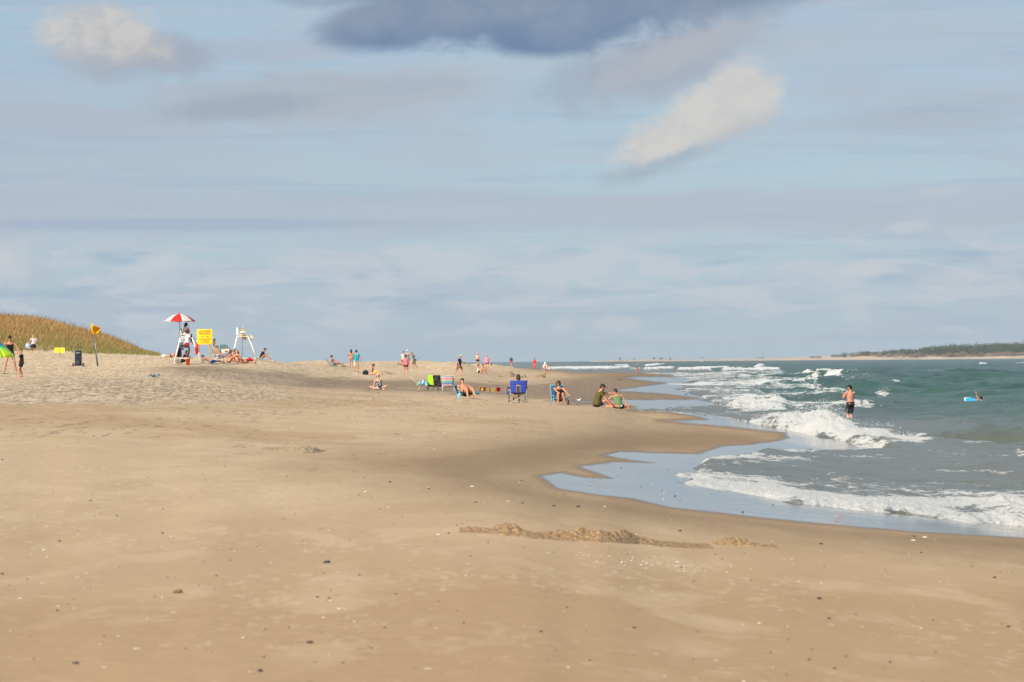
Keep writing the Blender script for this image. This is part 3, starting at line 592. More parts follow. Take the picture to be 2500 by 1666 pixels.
    base = mix(M('MULTIPLY', ell(640, 122, 220, 38, 0, .9, 1.0, .4), .45), base, col((184, 187, 202)))
    base = mix(M('MULTIPLY', ell(150, 290, 330, 36, -4, .9, 1.2, .5), .40), base, col((183, 186, 200)))
    base = mix(M('MULTIPLY', ell(1610, 165, 290, 82, 17, .9, 1.4, .42), .80), base, col((170, 178, 192)))
    base = mix(M('MULTIPLY', ell(1660, 130, 220, 42, 20, .8, 2.2, .5, nb), .55), base, col((188, 188, 196)))
    base = mix(M('MULTIPLY', ell(1390, 205, 90, 60, 35, .8, 2.0, .5), .35), base, col((152, 170, 192)))
    base = mix(M('MULTIPLY', ell(2330, 290, 330, 40, 3, .9, 1.2, .5), .35), base, col((172, 176, 190)))
    # white cloud, upper left, with its grey base and tail
    base = mix(M('MULTIPLY', ell(400, 130, 150, 50, -8, .95, 1.8, .45), .70), base, col((163, 170, 186)))
    base = mix(M('MULTIPLY', ell(265, 112, 168, 88, -8, .97, 2.1, .34, ne), .85), base, mix(step(M('ADD', el, M('MULTIPLY', M('SUBTRACT', n1, .5), .18)), .67, .78), col((168, 176, 190)), mix(step(nb, .4, .6), col((196, 195, 196)), col((212, 208, 204)))))
    # bright cloud, right of centre
    shade = step(M('ADD', M('SUBTRACT', el, M('MULTIPLY', az, .46)), M('MULTIPLY', M('SUBTRACT', n2, .5), .16)), .24, .35)
    base = mix(M('MULTIPLY', ell(1640, 392, 150, 30, 18, .95, 1.8, .5), .55), base, col((164, 176, 190)))
    base = mix(M('MULTIPLY', mx(ell(1670, 322, 165, 58, 24, .95, 2.0, .30, ne), ell(1745, 285, 135, 78, 22, .95, 2.0, .32, ne), ell(1810, 245, 104, 86, 35, .95, 2.0, .32, ne), ell(1592, 360, 62, 40, 0, .95, 2.0, .36, ne)), .92), base, mix(shade, col((182, 187, 194)), mix(step(nb, .3, .7), col((207, 206, 205)), col((218, 215, 210)))))
    # dark cloud bank overhead
    drk = mx(ell(1310, -20, 450, 150, 0, .98, 1.0, .2, n1), ell(960, 60, 190, 70, 8, .9, 1.0, .3), ell(1680, -14, 460, 72, 4, .92, 1.1, .4), ell(1330, 85, 190, 62, 3, .92, .7, .3))
    base = mix(M('MULTIPLY', drk, .93), base, mix(step(M('ADD', el, M('MULTIPLY', M('SUBTRACT', n2, .5), .10)), .76, .86), mix(step(n1, .35, .65), col((108, 134, 167)), col((122, 144, 174))), mix(step(n1, .35, .65), col((126, 146, 173)), col((142, 157, 178)))))
    base = mix(M('MULTIPLY', ell(780, -4, 130, 22, 0, .9, 1.5, .5), .5), base, col((142, 156, 178)))
    l.new(base, bg.inputs['Color'])
    sd = bpy.data.lights.new('sun', 'SUN'); sd.energy = 3.9; sd.angle = R(.53); sd.color = (1.0, .90, .76)
    so = bpy.data.objects.new('sun', sd); COL.objects.link(so)
    a = R(SUN_AZ); e = R(SUN_EL); d = Vector((math.sin(a) * math.cos(e), math.cos(a) * math.cos(e), math.sin(e)))
    so.rotation_euler = d.to_track_quat('Z', 'Y').to_euler()
build_world()
scene.view_settings.view_transform = 'Standard'; scene.view_settings.look = 'None'; scene.view_settings.exposure = EXPO; scene.view_settings.gamma = 1
scene.render.engine = 'CYCLES'
scene.cycles.max_bounces = 5; scene.cycles.diffuse_bounces = 2; scene.cycles.glossy_bounces = 2; scene.cycles.caustics_reflective = False; scene.cycles.caustics_refractive = False
scene.world.cycles.sampling_method = 'MANUAL'; scene.world.cycles.sample_map_resolution = 512
# ------------------------------------------------------------------ people
SKIN = {'fair': (.60, .33, .22), 'tan': (.50, .235, .13), 'pink': (.58, .26, .17), 'brown': (.20, .085, .045), 'deep': (.095, .042, .026)}
HAIRC = {'black': (.012, .010, .009), 'brown': (.05, .025, .014), 'red': (.16, .022, .014), 'blonde': (.42, .27, .12), 'grey': (.25, .23, .2), 'lbrown': (.14, .075, .035)}
def ik(a, t, l1, l2, pole):
    a = Vector(a); t = Vector(t); d = t - a; L = min(d.length, (l1 + l2) * .998); L = max(L, abs(l1 - l2) + .01); d = d.normalized() if d.length else Vector((0, 0, -1))
    p = Vector(pole); p = p - d * p.dot(d); p = p.normalized() if p.length > 1e-4 else d.orthogonal().normalized()
    x = (l1 * l1 - l2 * l2 + L * L) / (2 * L); h = math.sqrt(max(0, l1 * l1 - x * x))
    return a + d * x + p * h, a + d * L
def B(p): return Vector((p[0], -p[1], p[2]))     # (lateral, forward, up) -> local axes; a figure with heading 0 faces the camera
POSE = {
 'stand': dict(pel=(0, 0, .91), lean=2, f=((.10, .02, .08), (-.10, -.02, .08)), h=((.25, .06, .78), (-.25, .06, .78))),
 'walk': dict(pel=(0, 0, .88), lean=6, f=((.08, .30, .09), (-.08, -.32, .13)), h=((.24, -.14, .82), (-.24, .22, .86))),
 'sit': dict(pel=(0, 0, .11), lean=8, f=((.12, .82, .07), (-.12, .80, .07)), h=((.22, .35, .12), (-.22, .35, .12)), kp=(0, .2, 1)),
 'knees': dict(pel=(0, 0, .11), lean=18, f=((.12, .50, .07), (-.12, .48, .07)), h=((.12, .42, .42), (-.12, .42, .42)), kp=(0, .1, 1)),
 'chair': dict(pel=(0, .02, .30), lean=-22, f=((.16, .62, .07), (-.16, .60, .07)), h=((.24, .28, .42), (-.24, .28, .42)), kp=(0, .3, 1)),
 'prone': dict(pel=(0, 0, .13), lean=88, f=((.12, -.86, .06), (-.12, -.86, .06)), h=((.16, .72, .06), (-.16, .72, .06)), kp=(0, 0, 1), ep=((1, 0, 0), (-1, 0, 0)))}
def person(label, px, py, Y, ht, heading, pose, skin, hair='brown', hs='short', clothes=(), vox=.0125, group=None, loc=None, build=1.0, headk=1.0, on=None, **ov):
    """clothes: list of (piece name, kind, colour or material); returns the thing"""
    P = dict(POSE[pose]); P.update(ov); s = ht / 1.75
    loc = Vector(loc) if loc is not None else ground(px, py, Y)
    root = thing('person', label, 'person', loc, heading, group, s)
    lat = Vector((1, 0, 0)); pel = B(P['pel']); ln = R(P.get('lean', 0)); sd = R(P.get('side', 0)); tw = R(P.get('twist', 0))
    up = Vector((math.sin(sd), -math.sin(ln) * math.cos(sd), math.cos(ln) * math.cos(sd))).normalized()
    lat = (lat - up * lat.dot(up)).normalized(); fw = lat.cross(up)
    lt2 = (lat * math.cos(tw) + fw * math.sin(tw)).normalized(); fw2 = lt2.cross(up)
    curve = P.get('curve', 0)        # rounded back pushes the upper spine forward
    def sp(t):                       # point along the spine, t in metres above the pelvis
        return pel + up * t + fw * (curve * max(0, t) ** 2)
    def L2(t): k = min(1, max(0, t / .45)); return (lat * (1 - k) + lt2 * k).normalized()
    def prof(t, g=0, only=None):
        """half width, half depth of the trunk"""
        T = [(-.10, .095, .085), (-.04, .155 * (1 + (build - 1) * .6), .11 * build), (.03, .165 * (1 + (build - 1) * .7), .115 * build), (.14, .14 * build, .105 * build ** 1.6), (.22, .135 * build, .10 * build ** 1.6), (.33, .152 * build, .11 * build ** 1.3), (.42, .165 * (1 + (build - 1) * .7), .112 * build), (.48, .150 * (1 + (build - 1) * .5), .095), (.53, .075, .06), (.60, .052, .054)]
        xs = [q[0] for q in T]; return float(np.interp(t, xs, [q[1] for q in T])) + g, float(np.interp(t, xs, [q[2] for q in T])) + g
    def trunk(mb, t0, t1, g=0, n=18, steps=9, flare=0):
        rs = []
        for k in range(steps + 1):
            t = t0 + (t1 - t0) * k / steps; w, d = prof(t, g); w += flare * (1 - k / steps); d += flare * (1 - k / steps); c = sp(t); l_ = L2(t); f_ = l_.cross(up)
            rs.append([c + l_ * (w * math.cos(a)) + f_ * (d * math.sin(a)) for a in (2 * math.pi * i / n for i in range(n))])
        mb.rings(rs)
    nb = sp(.53); hp = R(P.get('hp', 0)); hy = R(P.get('hy', 0)); hr = R(P.get('hr', 0))
    hl = (L2(.5) * math.cos(hy) + fw2 * math.sin(hy)); hf = hl.cross(up)
    keep = P.get('level', .5); u0 = (up * (1 - keep) + Vector((0, 0, 1)) * keep).normalized() if abs(P.get('lean', 0)) < 60 else up
    hf = (hf - u0 * hf.dot(u0)).normalized(); hu = (u0 * math.cos(hp) + hf * math.sin(hp)).normalized(); hf = (hf * math.cos(hp) - u0 * math.sin(hp)).normalized(); hl = hu.cross(hf).normalized()
    if hr: hu, hl = (hu * math.cos(hr) + hl * math.sin(hr)), (hl * math.cos(hr) - hu * math.sin(hr))
    HM = Matrix((hl, hf, hu)).transposed(); hk = headk; hc = nb + hu * (.155 * hk + .02) + hf * .02
    sh = [nb - up * .055 + L2(.5) * (.17 + (build - 1) * .10) * k for k in (1, -1)]; hip = [pel + lat * .085 * k - up * .02 for k in (1, -1)]
    ep = P.get('ep', ((.35, -.7, -.6), (-.35, -.7, -.6))); kp = P.get('kp', (0, 1, .3)); kps = P.get('kps', (kp, kp))
    el = []; wr = []; kn = []; an = []
    for k in (0, 1):
        e, w = ik(sh[k], B(P['h'][k]), .285, .25, B(ep[k])); el.append(e); wr.append(w)
        a, b = ik(hip[k], B(P['f'][k]), .43, .42, B(kps[k])); kn.append(a); an.append(b)
    b_ = MB(); trunk(b_, -.10, .60)
    for k in (0, 1):
        sg = 1 - 2 * k
        b_.ell(sh[k], .058, .058, .06); b_.tube(sh[k], el[k], .05 * build, .037 * build, 12, True); b_.tube(el[k], wr[k], .038 * build, .026, 12, True)
        b_.tube(hip[k], kn[k], .084 * (build * .6 + .4), .054 * build, 14, True); b_.tube(kn[k], an[k], .054 * build, .037, 12, True)
        cd = (an[k] - kn[k]); fk = (kn[k] - (hip[k] + an[k]) / 2); fk = fk.normalized() if fk.length > .02 else -Vector((0, 1, 0))
        b_.ell(kn[k] + cd * .33 - fk * .016, .052, .052, .10, cd.to_track_quat('Z', 'Y').to_matrix())
        b_.ell(hip[k] - fw * .05 + up * .02, .085, .085, .09)
        # foot
        toe = P.get('toe', (None, None))[k]; td = B(toe).normalized() if toe else (Vector((0, -1, 0)) - cd.normalized() * Vector((0, -1, 0)).dot(cd.normalized())).normalized()
        if not toe and an[k].z < .2 and abs(cd.normalized().z) > .35: td = Vector((td.x, td.y, 0)).normalized() if abs(td.x) + abs(td.y) > .1 else Vector((0, -1, 0))
        sole = -Vector((0, 0, 1)) if an[k].z < .2 else cd.normalized()
        b_.tube(an[k] - td * .03 + sole * .035, an[k] + td * .15 + sole * .045, .035, .026, 10, True); b_.tube(an[k] + sole * .03, an[k] + td * .19 + sole * .05, .03, .02, 10, True)
        # hand: palm, four fingers, thumb from the side of the palm
        fd = (wr[k] - el[k]).normalized(); hd = P.get('hd', (None, None))[k]; fd = (B(hd).normalized() if hd else fd)
        pn = fd.cross(Vector((0, 0, 1))); pn = pn.normalized() if pn.length > .2 else Vector((0, 1, 0)); si = pn.cross(fd).normalized(); curl = P.get('curl', .5)
        b_.ell(wr[k] + fd * .045, .021, .040, .052, Matrix((pn, si, fd)).transposed(), 10, 6)
        for q, (o, ln_) in enumerate(((-.028, .062), (-.010, .074), (.010, .070), (.027, .055))):
            r0 = wr[k] + fd * .082 + si * o; m_ = r0 + (fd * math.cos(curl * .6) - pn * math.sin(curl * .6) * sg) * ln_ * .5; t_ = m_ + (fd * math.cos(curl * 1.5) - pn * math.sin(curl * 1.5) * sg) * ln_ * .5
            b_.tube(r0, m_, .0095, .009, 7, True); b_.tube(m_, t_, .009, .0078, 7, True)
        r0 = wr[k] + fd * .03 + si * .033; m_ = r0 + (fd * .6 + si * .8).normalized() * .035; b_.tube(r0, m_, .012, .0105, 7, True); b_.tube(m_, m_ + (fd * .9 + si * .3).normalized() * .03, .0105, .009, 7, True)
    if P.get('bust'):
        for sg in (1, -1): b_.ell(sp(.37) + L2(.4) * .07 * sg + fw2 * .085, .062, .055, .06)
    # head with jaw, nose, brow and ears
    b_.ell(hc + hu * .02 * hk, .074 * hk, .092 * hk, .098 * hk, HM); b_.ell(hc - hu * .055 * hk + hf * .018, .054 * hk, .064 * hk, .062 * hk, HM)
    b_.tube(hc + hf * .085 * hk + hu * .015, hc + hf * .108 * hk - hu * .02, .011, .016, 8, True); b_.ell(hc + hf * .078 * hk + hu * .03, .045, .012, .012, HM)
    for sg in (1, -1): b_.ell(hc + hl * .077 * hk * sg - hu * .005, .012, .02, .03, HM, 8, 6)
    b_.tube(nb - up * .03, hc - hu * .05, .052, .048, 12, True)
    sk = mat('skin_' + skin, SKIN[skin], .55, .08, 9, .08, spec=.35)
    b_.obj('body', sk, root, vox=vox, sm=2)
    if vox < .014:
        for sg in (1, -1): MB().ell(hc + hl * .029 * sg * hk + hf * .084 * hk + hu * .016 * hk, .012, .009, .007, HM, 8, 6).obj('eye', mat('eye', (.03, .02, .015), .3, 0, bump=0), root)
        MB().ell(hc + hf * .082 * hk - hu * .052 * hk, .024, .008, .008, HM, 8, 6).obj('mouth', mat('lips', (.35, .09, .07), .5, .05, bump=0), root)
    # hair
    if hs != 'none':
        m = MB(); m.ell(hc + hu * .028 * hk - hf * .018, .086 * hk, .096 * hk, .098 * hk, HM, z0=-.25)
        m.ell(hc - hf * .045 * hk - hu * .005, .076 * hk, .062 * hk, .085 * hk, HM)
        m.ell(hc + hu * .066 * hk + hf * .018 * hk, .080 * hk, .080 * hk, .052 * hk, HM)
        if hs in ('long', 'bob', 'wave'):
            Lh = {'long': .30, 'bob': .10, 'wave': .20}[hs]; a = hc - hf * .055; bb = a - up * .09 - u0 * 0; m.tube(a, hc - hf * .085 - Vector((0, 0, Lh * .55)), .078, .07, 12, True); m.tube(hc - hf * .085 - Vector((0, 0, Lh * .5)), hc - hf * .10 - Vector((0, 0, Lh + .06)), .07, .045, 12, True)
            for sg in (1, -1): m.tube(hc + hl * .06 * sg + hu * .02 - hf * .01, hc + hl * .075 * sg - Vector((0, 0, Lh * .6)) - hf * .03, .032, .028, 8, True)
        if hs == 'bun': m.ell(hc + hu * .10 - hf * .07, .045, .045, .045, HM)
        if hs == 'pony': m.tube(hc - hf * .10 + hu * .03, hc - hf * .15 - Vector((0, 0, .16)), .032, .018, 8, True)
        if hs == 'big': m.ell(hc + hu * .02 - hf * .03, .112, .10, .118, HM); [m.ell(hc + hl * .085 * sg - hu * .03 + hf * .01, .035, .05, .085, HM) for sg in (1, -1)]
        m.obj('hair', mat('hair_' + hair, HAIRC[hair], .6, .35, 40, .5), root, vox=max(vox, .012), sm=1)
    if P.get('beard'):
        MB().ell(hc - hu * .085 + hf * .055, .055, .045, .055, HM).obj('beard', mat('hair_' + P['beard'], HAIRC[P['beard']], .7, .3, 40, .5), root)
    for pc in clothes:
        nm, kd, c = pc[:3]; m_ = c if not isinstance(c, tuple) else mat('cloth_%s_%02x%02x%02x' % ((nm,) + tuple(int(q * 255) for q in c)), c, .85, .14, 16, .3)
        m = MB(); vx = max(vox, .011)
        if kd in ('tshirt', 'tank', 'long', 'dress'):
            trunk(m, -.06 if kd != 'dress' else -.10, .50 if kd != 'tank' else .44, .018, flare=.02)
            if kd == 'tank':
                for sg in (1, -1): m.tube(sp(.42) + L2(.42) * .085 * sg + fw2 * .07, sp(.51) + L2(.5) * .075 * sg, .022, .02); m.tube(sp(.51) + L2(.5) * .075 * sg, sp(.40) + L2(.42) * .085 * sg - fw2 * .07, .02, .022)
            for k in (0, 1):
                if kd == 'tshirt' or kd == 'dress': m.ell(sh[k], .07, .07, .068); m.tube(sh[k], sh[k] + (el[k] - sh[k]) * .62, .068, .066)
                if kd == 'long': m.ell(sh[k], .07, .07, .068); m.tube(sh[k], el[k], .066, .052, 12, True); m.tube(el[k], wr[k], .052, .042)
            if kd == 'dress': trunk(m, -.12, .1, .05, flare=.05)
        elif kd == 'suit':
            trunk(m, -.105, .40, .012)
            for sg in (1, -1): m.tube(sp(.39) + L2(.4) * .08 * sg + fw2 * .09, sp(.51) + L2(.5) * .08 * sg, .016, .014); m.tube(sp(.51) + L2(.5) * .08 * sg, sp(.36) + L2(.4) * .09 * sg - fw2 * .09, .014, .016)
            if P.get('bust'):
                for sg in (1, -1): m.ell(sp(.37) + L2(.4) * .07 * sg + fw2 * .088, .07, .062, .066)
        elif kd == 'btop':
            trunk(m, .33, .385, .012, steps=2)
            for sg in (1, -1): m.ell(sp(.37) + L2(.4) * .07 * sg + fw2 * .085, .068, .062, .06); m.tube(sp(.40) + L2(.4) * .08 * sg + fw2 * .09, nb - fw2 * .03, .01, .01)
        elif kd == 'crop':
            trunk(m, .26, .47, .014)
        elif kd == 'bbot': trunk(m, -.105, .035, .012, steps=4); [m.ell(hip[k] - fw * .05 + up * .01, .094, .094, .09) for k in (0, 1)]
        elif kd in ('shorts', 'long_shorts', 'brief_shorts', 'trousers'):
            fr = {'shorts': .55, 'long_shorts': .9, 'brief_shorts': .3, 'trousers': 1}[kd]; trunk(m, -.09, .09, .02, steps=4)
            for k in (0, 1):
                d = kn[k] - hip[k]; m.ell(hip[k] - fw * .03, .105, .105, .10); m.tube(hip[k], hip[k] + d * fr, .104, .088 + .02 * (fr < .99))
                if kd == 'trousers': m.tube(kn[k], kn[k] + (an[k] - kn[k]) * .9, .088, .075, 12, True)
        elif kd == 'skirt':
            trunk(m, -.02, .10, .02, steps=3); rs = []
            for q in range(5):
                t = q / 4; c_ = pel - Vector((0, 0, 1)) * (.34 * t) + Vector((0, 0, .06)); w = .185 + .05 * t
                rs.append([c_ + Vector((w * math.cos(a), w * .8 * math.sin(a), 0)) for a in (2 * math.pi * i / 16 for i in range(16))])
            m.rings(rs)
        elif kd == 'cap':
            m.ell(hc + hu * .035 * hk - hf * .005, .092 * hk, .102 * hk, .095 * hk, HM, z0=-.05); bd = -hf if P.get('backcap') else hf
            m.ell(hc + bd * .115 * hk + hu * .035 * hk, .07 * hk, .075 * hk, .014, HM)
        elif kd == 'hat':
            m.ell(hc + hu * .055, .098, .108, .095, HM, z0=-.05); m.ell(hc + hu * .055, .175, .19, .014, HM, 20)
        elif kd == 'visor':
            w_ = []
            for z_ in (.045, .085): w_.append([hc + HM @ Vector((.092 * math.cos(a), .102 * math.sin(a), z_)) for a in (2 * math.pi * i / 18 for i in range(18))])
            m.rings(w_); m.ell(hc + hf * .12 + hu * .055, .075, .075, .012, HM)
        elif kd == 'glasses': m.ell(hc + hf * .088 + hl * .032 + hu * .016, .028, .014, .02, HM); m.ell(hc + hf * .088 - hl * .032 + hu * .016, .028, .014, .02, HM); m.tube(hc + hf * .095 + hl * .03 + hu * .02, hc + hf * .095 - hl * .03 + hu * .02, .006); [m.tube(hc + hf * .08 + hl * .062 * q + hu * .018, hc + hl * .084 * q + hu * .018, .005) for q in (1, -1)]
        elif kd == 'sandals':
            for k in (0, 1): m.tube(an[k] + Vector((0, .04, -.06)), an[k] + Vector((0, -.16, -.06)), .045, .04, 8, True)
        elif kd == 'hood':     # towel worn over the head and shoulders
            m.ell(hc + hu * .03 - hf * .02, .115, .125, .125, HM, z0=-.4); m.tube(hc - hf * .06, sp(.30) - fw * .09, .12, .19, 16); m.tube(sh[0] + up * .03, sp(.16) + lat * .2, .09, .07); m.tube(sh[1] + up * .03, sp(.16) - lat * .2, .09, .07)
        elif kd == 'band':
            k = pc[3]; m.tube(wr[k] - (wr[k] - el[k]) * .14, wr[k] - (wr[k] - el[k]) * .02, .034, .034)
        elif kd == 'pack':
            m.ell(sp(.30) - fw2 * .17, .15, .08, .21, Matrix((L2(.3), fw2, up)).transposed())
        solid = kd in ('glasses', 'band', 'visor')
        m.obj(nm, m_, root, vox=None if solid else vx, sm=0 if kd in ('cap', 'hat', 'hood') else 1)
    return root
# ------------------------------------------------------------------ materials of things
WHITE = mat('white_paint', (.72, .71, .68), .5, .06, 8, .05); ALU = mat('aluminium_tube', (.62, .61, .58), .4, .06, 8, .02, metal=.6, spec=.5); DARKM = mat('dark_metal', (.035, .035, .038), .5, .2, bump=.05)
TEALP = mat('turquoise_paint', (.06, .42, .52), .5, .06, bump=.03); WOODW = mat('weathered_post', (.42, .29, .16), .85, .25, 6, .6); BLACKC = mat('black_canvas', (.016, .016, .02), .85, .3, 20, .4); GALV = mat('galvanised_steel', (.30, .33, .36), .5, .15, 9, .1, metal=.5)
YEL = mat('yellow_paint', (.92, .62, .02), .55, .05, 5, .03); YFLAG = mat('yellow_flag_cloth', (.95, .50, .008), .8, .12, 6, .3, trans=.35)
SANDP = mat('piled_sand', (.44, .32, .19), .95, .35, 7, 1.0)
def G(px, py, Y): return ground(px, py, Y)
# ------------------------------------------------------------------ people seats
def low_chair(name, label, px, py, Y, hd, fab, frame, w=.54, sh=.2, sd=.44, bl=.62, rec=32, arm=.4, group='folding beach chairs', loc=None, seatfab=None, front_up=.06, sc=1):
    t = thing(name, label, 'beach chair', loc if loc is not None else G(px, py, Y), hd, group, sc)
    q = R(rec); hw = w / 2; b0 = (sd / 2, sh); b1 = (sd / 2 + math.sin(q) * bl, sh + math.cos(q) * bl); f0 = (-sd / 2, sh + front_up)
    MB().sheet(lambda u, v: (-hw + w * u, b0[0] + (f0[0] - b0[0]) * v, b0[1] + (f0[1] - b0[1]) * v - .035 * math.sin(math.pi * v)), 4, 6, .012).obj('seat', seatfab or fab, t)
    MB().sheet(lambda u, v: (-hw + w * u, b0[0] + (b1[0] - b0[0]) * v + .03 * math.sin(math.pi * v), b0[1] + (b1[1] - b0[1]) * v), 4, 8, .012).obj('backrest', fab, t)
    m = MB()
    for s in (-1, 1): x = s * (hw + .012); m.path([(x, f0[0], f0[1]), (x, b0[0], b0[1]), (x, b1[0], b1[1])], .013)
    m.path([(-hw - .012, b1[0], b1[1]), (hw + .012, b1[0], b1[1])], .013); m.path([(-hw - .012, f0[0], f0[1]), (hw + .012, f0[0], f0[1])], .013); m.obj('frame', frame, t)
    for s in (-1, 1):
        x = s * (hw + .03); MB().path([(x, -sd / 2 + .02, arm), (x, -sd / 2 - .04, .012)], .012).path([(x, -sd / 2 - .04, .012), (x, -sd / 2 + .10, .012)], .012).obj('leg', frame, t)
        MB().path([(x, sd / 2 - .12, sh + .01), (x, sd / 2 + .16, .012)], .012).obj('leg', frame, t)
        MB().bar((x, -sd / 2 - .03, arm), (x, sd / 2 + .14, arm + .02), .045, .02).obj('armrest', frame, t)
    return t
# lifeguard stands -------------------------------------------------
def lifeguard_stand(label, px, py, Y, hd, empty):
    """faces along local -Y; the ladder is the front"""
    t = thing('lifeguard_stand', label, 'lifeguard stand', G(px, py, Y), hd, None); H = 1.62
    for s in (-1, 1):
        x0, x1 = s * .62, s * .36
        MB().bar((x0, .72, 0), (x1, .36, H), .09, .05, (1, 0, 0)).obj('leg', WHITE, t)
        MB().bar((x0, -1.02, 0), (x1, -.38, H + .02), .09, .05, (1, 0, 0)).obj('leg', WHITE, t)
        MB().bar((s * .63, .70, .06), (s * .63, -1.0, .06), .07, .04).obj('skid', WHITE, t)
        m = MB(); m.bar((s * .36, .36, H + .22), (s * .36, -.30, H + .24), .07, .04); m.bar((s * .36, -.26, H), (s * .36, -.26, H + .24), .05, .04, (1, 0, 0)); m.obj('armrest', WHITE, t)
    for k in range(5):
        f = (k + .7) / 5.4; y = -1.02 + .64 * f; x = .62 - .26 * f; MB().bar((-x, y, H * f), (x, y, H * f), .07, .035).obj('rung', WHITE, t)
    MB().box((0, 0, H - .02), .78, .86, .05).obj('platform', WHITE, t, bevel=.008)
    m = MB(); m.box((0, .08, H + .10), .62, .46, .05); m.box((0, .31, H + .36), .62, .05, .50, Matrix.Rotation(R(-12), 3, 'X')); m.obj('seat', WHITE, t, bevel=.01)
    MB().bar((-.40, .36, H - .42), (.40, .36, H - .42), .06, .04).obj('crossbar', WHITE, t)
    return t, H
S1 = G(456, 889, 176)
st1, HH = lifeguard_stand('white wooden lifeguard stand under the red and white umbrella', 456, 888.5, 176, 90, False)
def on_stand(t, lx, ly, lz): return t.location + Matrix.Rotation(t.rotation_euler[2], 3, 'Z') @ Vector((lx, ly, lz))
u = thing('umbrella', 'red and white panelled umbrella over the lifeguard stand', 'umbrella', on_stand(st1, -.05, .42, .55))
MB().tube((0, 0, 0), (0, 0, 2.55), .02).obj('pole', GALV, u)
for k in range(8):
    a0, a1 = 2 * math.pi * (k + .35) / 8, 2 * math.pi * (k + 1.35) / 8
    def can(q, v, a0=a0, a1=a1):
        r = 1.03 * v; a = a0 + (a1 - a0) * q; sag = 1 - .045 * math.sin(math.pi * q) * v
        return (r * sag * math.cos(a), r * sag * math.sin(a), 2.60 - .10 * v - .42 * v ** 2.1 + (.03 * math.sin(math.pi * q) if v > .95 else 0))
    MB().sheet(can, 6, 8, .006).obj('canopy_panel', mat('umbrella_red', (.80, .035, .03), .8, .05, 5, .1, trans=.25) if k % 2 == 1 else mat('umbrella_white', (.78, .76, .70), .8, .04, 5, .1, trans=.25), u)
MB().ell((0, 0, 2.62), .03, .03, .05).obj('finial', mat('finial_red', (.5, .03, .03), .5), u)
RED = (.62, .012, .018); WT = (.74, .72, .70); NAVY = (.012, .016, .035); BLK = (.014, .013, .015)
person('lifeguard in a white shirt seated high on the stand under the red and white umbrella', 0, 0, 0, 1.66, 90, 'chair', 'deep', 'black', 'long', [('shirt', 'tshirt', WT), ('shorts', 'shorts', RED)], loc=on_stand(st1, 0, .12, HH - .02), pel=(0, 0, .22), lean=6, f=((.12, .46, -.18), (-.12, .44, -.2)), h=((.14, .22, .72), (-.16, .3, .30)), hp=8)
g2 = person('lifeguard in a red cap, white shirt and red shorts standing behind the orange bucket', 458, 872.5, 196, 1.77, 112, 'stand', 'deep', 'black', 'short', [('shirt', 'tshirt', WT), ('shorts', 'brief_shorts', RED), ('cap', 'cap', (.55, .015, .02))], f=((.07, .08, .08), (-.10, -.02, .08)), h=((.22, .25, 1.12), (-.34, .26, .86)), lean=5, backcap=True, loc=at(457, 873.5, 175.0))
MB().box((-.02, 0, .385), .9, .40, .05).obj('step_board', WHITE, st1)
st1_step = [o for o in COL.objects if o.name.startswith('step_board')][0]; st1_step.matrix_local = st1.matrix_local.inverted() @ Matrix.Translation(Vector(at(456, 873.5, 175.2)) - Vector((0, 0, .42)))
b = thing('rescue_buoy', 'red rescue buoy hanging beside the standing lifeguard', 'rescue buoy', g2.location + Vector((.62, -.3, .18)))
MB().rings([[(r * math.cos(a), r * .75 * math.sin(a), z) for a in (2 * math.pi * i / 12 for i in range(12))] for z, r in ((0, .03), (.04, .08), (.14, .105), (.4, .10), (.62, .085), (.72, .03))]).obj('float', mat('buoy_red', (.72, .02, .025), .4, .05, bump=.02, spec=.5), b)
m = MB(); [m.tube((0, 0, z), (0, 0, z + .035), .108, .108, 14) for z in (.22, .33)]; m.obj('strap', BLACKC, b)
MB().path([(0, 0, .7), (-.06, 0, .80), (-.16, .05, .86)], .008).obj('line', WHITE, b)
def pail(name, label, px, py, Y, r, h, m, handle=True, lid=None, group=None, lay=0, rz=0, hm=None):
    t = thing(name, label, 'bucket', G(px, py, Y), rz, group); q = Matrix.Rotation(R(lay), 3, 'X'); off = Vector((0, 0, r if lay else 0)); n = 18; v = []
    prof = [(.80, 0), (1, h), (1.07, h), (1.07, h + .012), (.95, h + .012), (.76, .02)]
    rs = [[off + q @ Vector((r * k * math.cos(a), r * k * math.sin(a), z)) for a in (2 * math.pi * i / n for i in range(n))] for k, z in prof]
    MB().rings(rs).obj('shell', m, t)
    if handle: MB().path([off + q @ Vector((r * 1.08 * math.cos(a), r * .5 * math.sin(a) - r * .2, h - r * .55 * math.sin(a))) for a in np.linspace(0, math.pi, 9)], .006, 6).obj('handle', hm or WHITE, t)
    if lid: MB().tube(off + q @ Vector((0, 0, h + .01)), off + q @ Vector((0, 0, h + .035)), r * 1.1, r * 1.08, 18).obj('lid', lid, t)
    return t
pail('bucket', 'large orange bucket with a pale lid in front of the lifeguard stand', 458.5, 891.5, 171, .145, .37, mat('orange_plastic', (.86, .15, .012), .4, .04, bump=.01, spec=.5), lid=mat('orange_lid', (.85, .42, .25), .4, .04, bump=.01))
pail('bucket', 'white plastic bucket on the sand under the lifeguard stand', 433, 889, 173, .13, .30, mat('white_plastic', (.66, .66, .64), .4, .06, bump=.01))
person('person in dark clothes with long dark hair crouching in the shade under the lifeguard stand', 446, 886, 179, 1.65, 70, 'knees', 'fair', 'brown', 'wave', [('shirt', 'tshirt', BLK), ('trousers', 'shorts', BLK)], lean=30, f=((.12, .42, .07), (-.1, .52, .07)), h=((.1, .4, .3), (-.1, .46, .25)))
